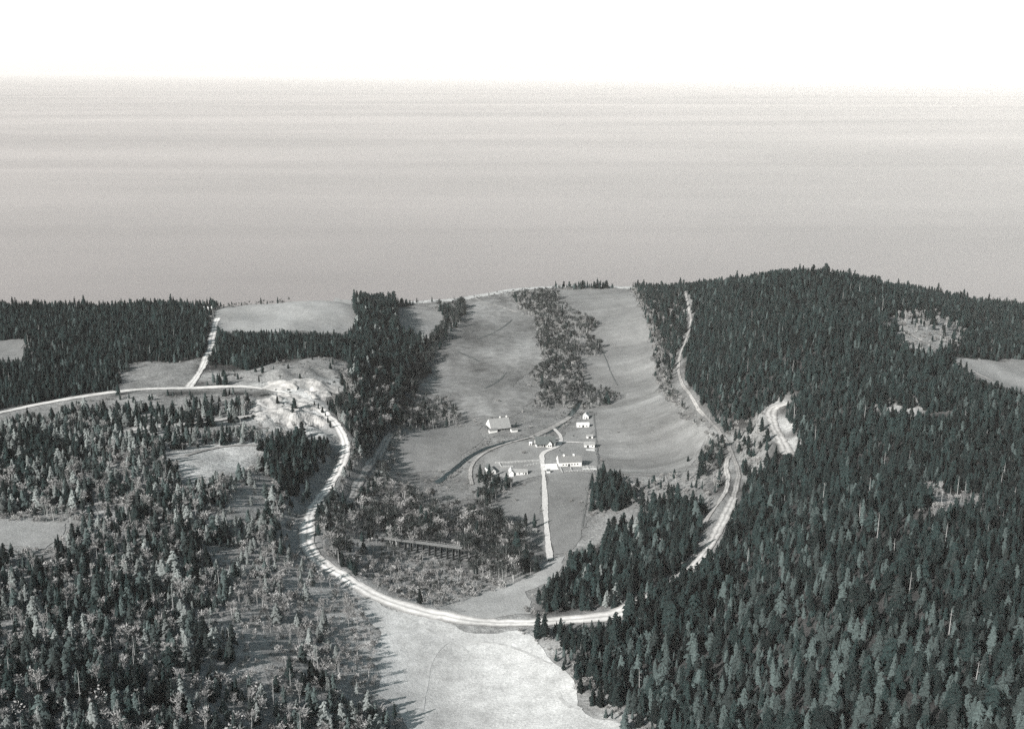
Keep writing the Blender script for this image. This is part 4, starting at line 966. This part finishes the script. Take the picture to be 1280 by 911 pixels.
# ------------------------------------------------------------------ fences, each a thing with its posts and rails
def fence(label, pts, h, m, step=3.0, rails=2, thick=.09, group=None):
    p = G(pts); L = [p[0]]
    for a, b_ in zip(p[:-1], p[1:]):
        k = max(1, int(np.hypot(*(b_ - a)) / step)); L += [a + (b_ - a) * i / k for i in range(1, k + 1)]
    L = np.array(L); z = Z(L[:, 0], L[:, 1]) + .2
    t = thing('fence', label, 'fence', (L[0, 0], L[0, 1], z[0]), 0, group); o0 = Vector((L[0, 0], L[0, 1], z[0]))
    pm = MB(); pm.box(-thick, thick, -thick, thick, -.5, h); pme = pm.mesh('post', m)
    P_ = [Vector((a, b_, c_)) - o0 for (a, b_), c_ in zip(L, z)]
    for q in P_[:98]:
        o = bpy.data.objects.new('post', pme); COL.objects.link(o); o.parent = t; o.location = q
    for r_ in range(rails):
        c = MB(); zz = h * (.9 - r_ * .42)
        for a, b_ in zip(P_[:-1], P_[1:]): c.tube(a + Vector((0, 0, zz)), b_ + Vector((0, 0, zz)), thick * .9, thick * .9, 4)
        c.build('rail', m, t)
M['fence'] = plain('whitewashed_boards', .45, TINT, .3, .8)
W = M['fence']
fence('white board fence running left from the lane above the low outbuilding', [(619, 579.5), (640, 578.5), (674, 576.5)], 1.3, W, 2.5, 3, .14)
fence('white board fence from the narrow shed to the low outbuilding', [(624, 580), (627, 584.5), (641, 584)], 1.3, W, 2.5, 3, .13)
fence('white board fence from the low outbuilding up to the lane', [(655, 583.5), (675, 579.5)], 1.3, W, 2.5, 3, .13)
fence('white front fence of the pens below the long barn', [(705, 590.3), (722, 589.3), (742, 588)], 1.3, W, 2.0, 3, .13)
fence('white back fence of the pens, right of the long barn', [(725, 584), (734, 584.5), (745, 584.5)], 1.3, W, 2.0, 3, .13)
fence('short white cross fence below the left part of the long barn', [(700, 585), (703, 591)], 1.2, W, 2.0, 3, .12)
fence('short white cross fence in the middle of the pens', [(713, 585), (714.5, 589.6)], 1.2, W, 2.0, 3, .12)
fence('short white cross fence near the right end of the pens', [(733, 583.5), (737, 588.3)], 1.2, W, 2.0, 3, .12)
fence('dark wire fence crossing the upper hayfield', [(749, 430), (755, 446), (762, 464), (771, 482)], 1.4, M['post'], 4.5, 2, .13)
fence('dark wire fence along the right side of the farmyard', [(741, 518), (744, 545), (747, 580)], 1.4, M['post'], 4.0, 2, .10)
fence('dark wire fence along the bottom of the hayfield', [(752, 590), (800, 591), (856, 590)], 1.4, M['post'], 4.5, 2, .10)
fence('dark post fence on the right edge of the paddock', [(737, 600), (730, 640), (727, 660)], 1.3, M['post'], 4.0, 2, .09)

# ------------------------------------------------------------------ timber trestle
A, B2 = g1(474, 675), g1(578, 701)
top = max(A.z, B2.z, max(float(Z(A.x + (B2.x - A.x) * k / 20, A.y + (B2.y - A.y) * k / 20)) for k in range(21))) + 2.2
ang = math.atan2(B2.y - A.y, B2.x - A.x); LEN = math.hypot(B2.x - A.x, B2.y - A.y)
t = thing('trestle_bridge', 'long timber trestle on dark posts in the grey woods', 'bridge', (A.x, A.y, A.z), ang); dz = top - A.z
c = MB(); c.box(0, LEN, -1.3, 1.3, dz - .3, dz); c.build('deck', M['wood'], t)
for s in (-1, 1): block(t, 'stringer', M['darkwood'], 0, LEN, s * 1.0 - .2, s * 1.0 + .2, dz - .9, dz - .302)
nb = 14
for k in range(nb):
    x = LEN * (k + .5) / nb; wx_, wy_ = A.x + math.cos(ang) * x, A.y + math.sin(ang) * x; gz = float(Z(wx_, wy_)) - A.z - .4
    c = MB()
    for yy, sp_ in ((-1.0, -.8), (-.35, -.15), (.35, .15), (1.0, .8)): c.tube((x, yy + sp_, gz), (x, yy, dz - .9), .3, .26, 6)
    c.box(x - .18, x + .18, -1.35, 1.35, dz - 1.15, dz - .902); c.build('bent', M['darkwood'], t)
for s in (-1, 1):
    c = MB(); c.box(0, LEN, s * 1.25 - .05, s * 1.25 + .05, dz + .8, dz + .92)
    for k in range(nb * 2 + 1): x = min(max(LEN * k / (nb * 2), .1), LEN - .1); c.box(x - .06, x + .06, s * 1.25 - .045, s * 1.25 + .045, dz + .002, dz + .8)
    c.build('handrail', M['wood'], t)

# ------------------------------------------------------------------ gravel pit oddments
def boulder(px, py, s, label):
    bm = bmesh.new(); bmesh.ops.create_icosphere(bm, subdivisions=2, radius=1)
    r = random.Random(px * 7 + py); ph = [r.uniform(0, 6) for _ in range(6)]
    for v in bm.verts:
        k = 1 + .18 * math.sin(3 * v.co.x + ph[0]) + .15 * math.sin(4 * v.co.y + ph[1]) + .12 * math.sin(5 * v.co.z + ph[2]); v.co = Vector((v.co.x * k * s * 1.2, v.co.y * k * s, v.co.z * k * s * .8))
    me = bpy.data.meshes.new('boulder'); bm.to_mesh(me); bm.free(); me.materials.append(M['darkwood'])
    q = g1(px, py); o = bpy.data.objects.new('boulder', me); COL.objects.link(o); o.location = q + Vector((0, 0, s * .3)); tag(o, label, 'boulder')
boulder(306, 523.5, 1.3, 'dark boulder at the lower left rim of the gravel pit, left of two')
boulder(309.5, 522.5, 1.2, 'dark boulder close to the right of the rim boulder of the gravel pit')
boulder(316.5, 521, 1.5, 'dark boulder on the gravel, right of the rim pair')
boulder(340, 515, .9, 'small dark boulder alone in the middle of the bare gravel')
def mound(px, py, L, Wd, h, rz, label):
    r = random.Random(int(px * 3 + py)); n_ = 22; c = MB(); vs = []
    a1, a2, a3 = r.uniform(0, 6), r.uniform(0, 6), r.uniform(0, 6); q0 = g1(px, py)
    for j in range(n_ + 1):
        for i in range(n_ + 1):
            u, v = i / n_ * 2 - 1, j / n_ * 2 - 1; rr = math.hypot(u, v) * (1 + .22 * math.sin(3 * math.atan2(v, u) + a1) + .12 * math.sin(7 * math.atan2(v, u) + a2))
            k = max(0, 1 - rr); zz = h * (k ** .7) * (1 + .3 * math.sin(5 * u + a3) * math.sin(6 * v + a1)) + (h * .035 * r.gauss(0, 1) if k > 0 else 0)
            lx_, ly_ = u * L / 2, v * Wd / 2; ca_, sa_ = math.cos(R(rz)), math.sin(R(rz))
            vs.append((lx_, ly_, float(Z(q0.x + lx_ * ca_ - ly_ * sa_, q0.y + lx_ * sa_ + ly_ * ca_)) - q0.z + (zz - .04 if k > 0 else -.5)))
    c.add(vs, [(j * (n_ + 1) + i, j * (n_ + 1) + i + 1, (j + 1) * (n_ + 1) + i + 1, (j + 1) * (n_ + 1) + i) for j in range(n_) for i in range(n_)])
    o = c.build('dirt_mound', M['spoil']); o.location = g1(px, py); o.rotation_euler = (0, 0, R(rz)); tag(o, label, 'mound', 'pale dirt mounds in the gravel pit')
M['spoil'] = plain('pale_spoil', .40, (1, .975, .95), .35, .25)
rm_ = random.Random(5)
for px, py, L, Wd, h in ((338, 502, 14, 16, 3.6), (352, 517, 16, 20, 4.2), (374, 520, 14, 22, 4.8), (390, 529, 12, 18, 4.0), (384, 508, 10, 12, 2.6), (330, 519, 12, 14, 2.8), (362, 496, 14, 10, 2.4), (350, 482, 18, 12, 3.0), (378, 478, 20, 12, 3.2), (402, 482, 16, 12, 3.0), (398, 494, 12, 12, 2.6), (318, 514, 9, 10, 2.0)):
    mound(px, py, L * 1.7, Wd * 1.5, h * .72, rm_.uniform(-40, 40), 'pale rough mound of dug dirt in the gravel pit')
def scattered(px, py, s):
    boulder(px, py, s, 'small dark boulder or stump scattered over the pale gravel pit'); bpy.context.scene.collection.objects[-1]['group'] = 'dark boulders scattered over the gravel pit'
PITB = [(300,484),(345,476),(425,468),(430,482),(404,500),(412,526),(398,540),(352,532),(304,528),(322,506)]
for _ in range(60):
    px, py = rm_.uniform(300, 430), rm_.uniform(470, 540)
    if inside(PITB, np.array([px]), np.array([py]))[0]: scattered(round(px, 1), round(py, 1), rm_.choice((.35, .45, .6, .8, 1.0)))
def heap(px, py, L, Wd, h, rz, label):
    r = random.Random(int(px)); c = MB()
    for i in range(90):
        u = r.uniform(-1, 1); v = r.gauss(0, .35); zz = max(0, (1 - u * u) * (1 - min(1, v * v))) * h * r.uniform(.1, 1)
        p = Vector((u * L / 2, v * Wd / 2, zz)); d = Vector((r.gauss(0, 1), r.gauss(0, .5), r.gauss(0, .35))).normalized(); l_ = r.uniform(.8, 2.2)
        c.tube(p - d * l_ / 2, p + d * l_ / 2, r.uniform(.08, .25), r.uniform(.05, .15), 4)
    o = c.build('dark_heap', M['darkwood']); o.location = g1(px, py); o.rotation_euler = (0, 0, R(rz)); tag(o, label, 'heap')
heap(330, 494.5, 7, 3, 1.6, 4, 'dark heap of logs and slash beside the road above the gravel pit')
heap(313, 513, 12, 3.5, 1.8, 42, 'long dark heap put in for the ridge shadow along the left rim of the gravel pit')  # dark sticks piled up to stand in for the pit ridge's shadow

# ------------------------------------------------------------------ haze: one closed box of thin air
def haze():
    c = MB(); c.box(-70000, 70000, -1500, 95000, -12, 312)
    m = bpy.data.materials.new('haze_air'); m.use_nodes = True; t = m.node_tree; t.nodes.clear()
    pv = t.nodes.new('ShaderNodeVolumePrincipled'); pv.inputs['Density'].default_value = .000024; pv.inputs['Color'].default_value = (.99, .965, .95, 1); pv.inputs['Anisotropy'].default_value = -.3
    oo = t.nodes.new('ShaderNodeOutputMaterial'); t.links.new(pv.outputs[0], oo.inputs['Volume'])
    o = c.build('haze', m); tag(o, 'thin pale sea haze', kind='stuff')
haze()
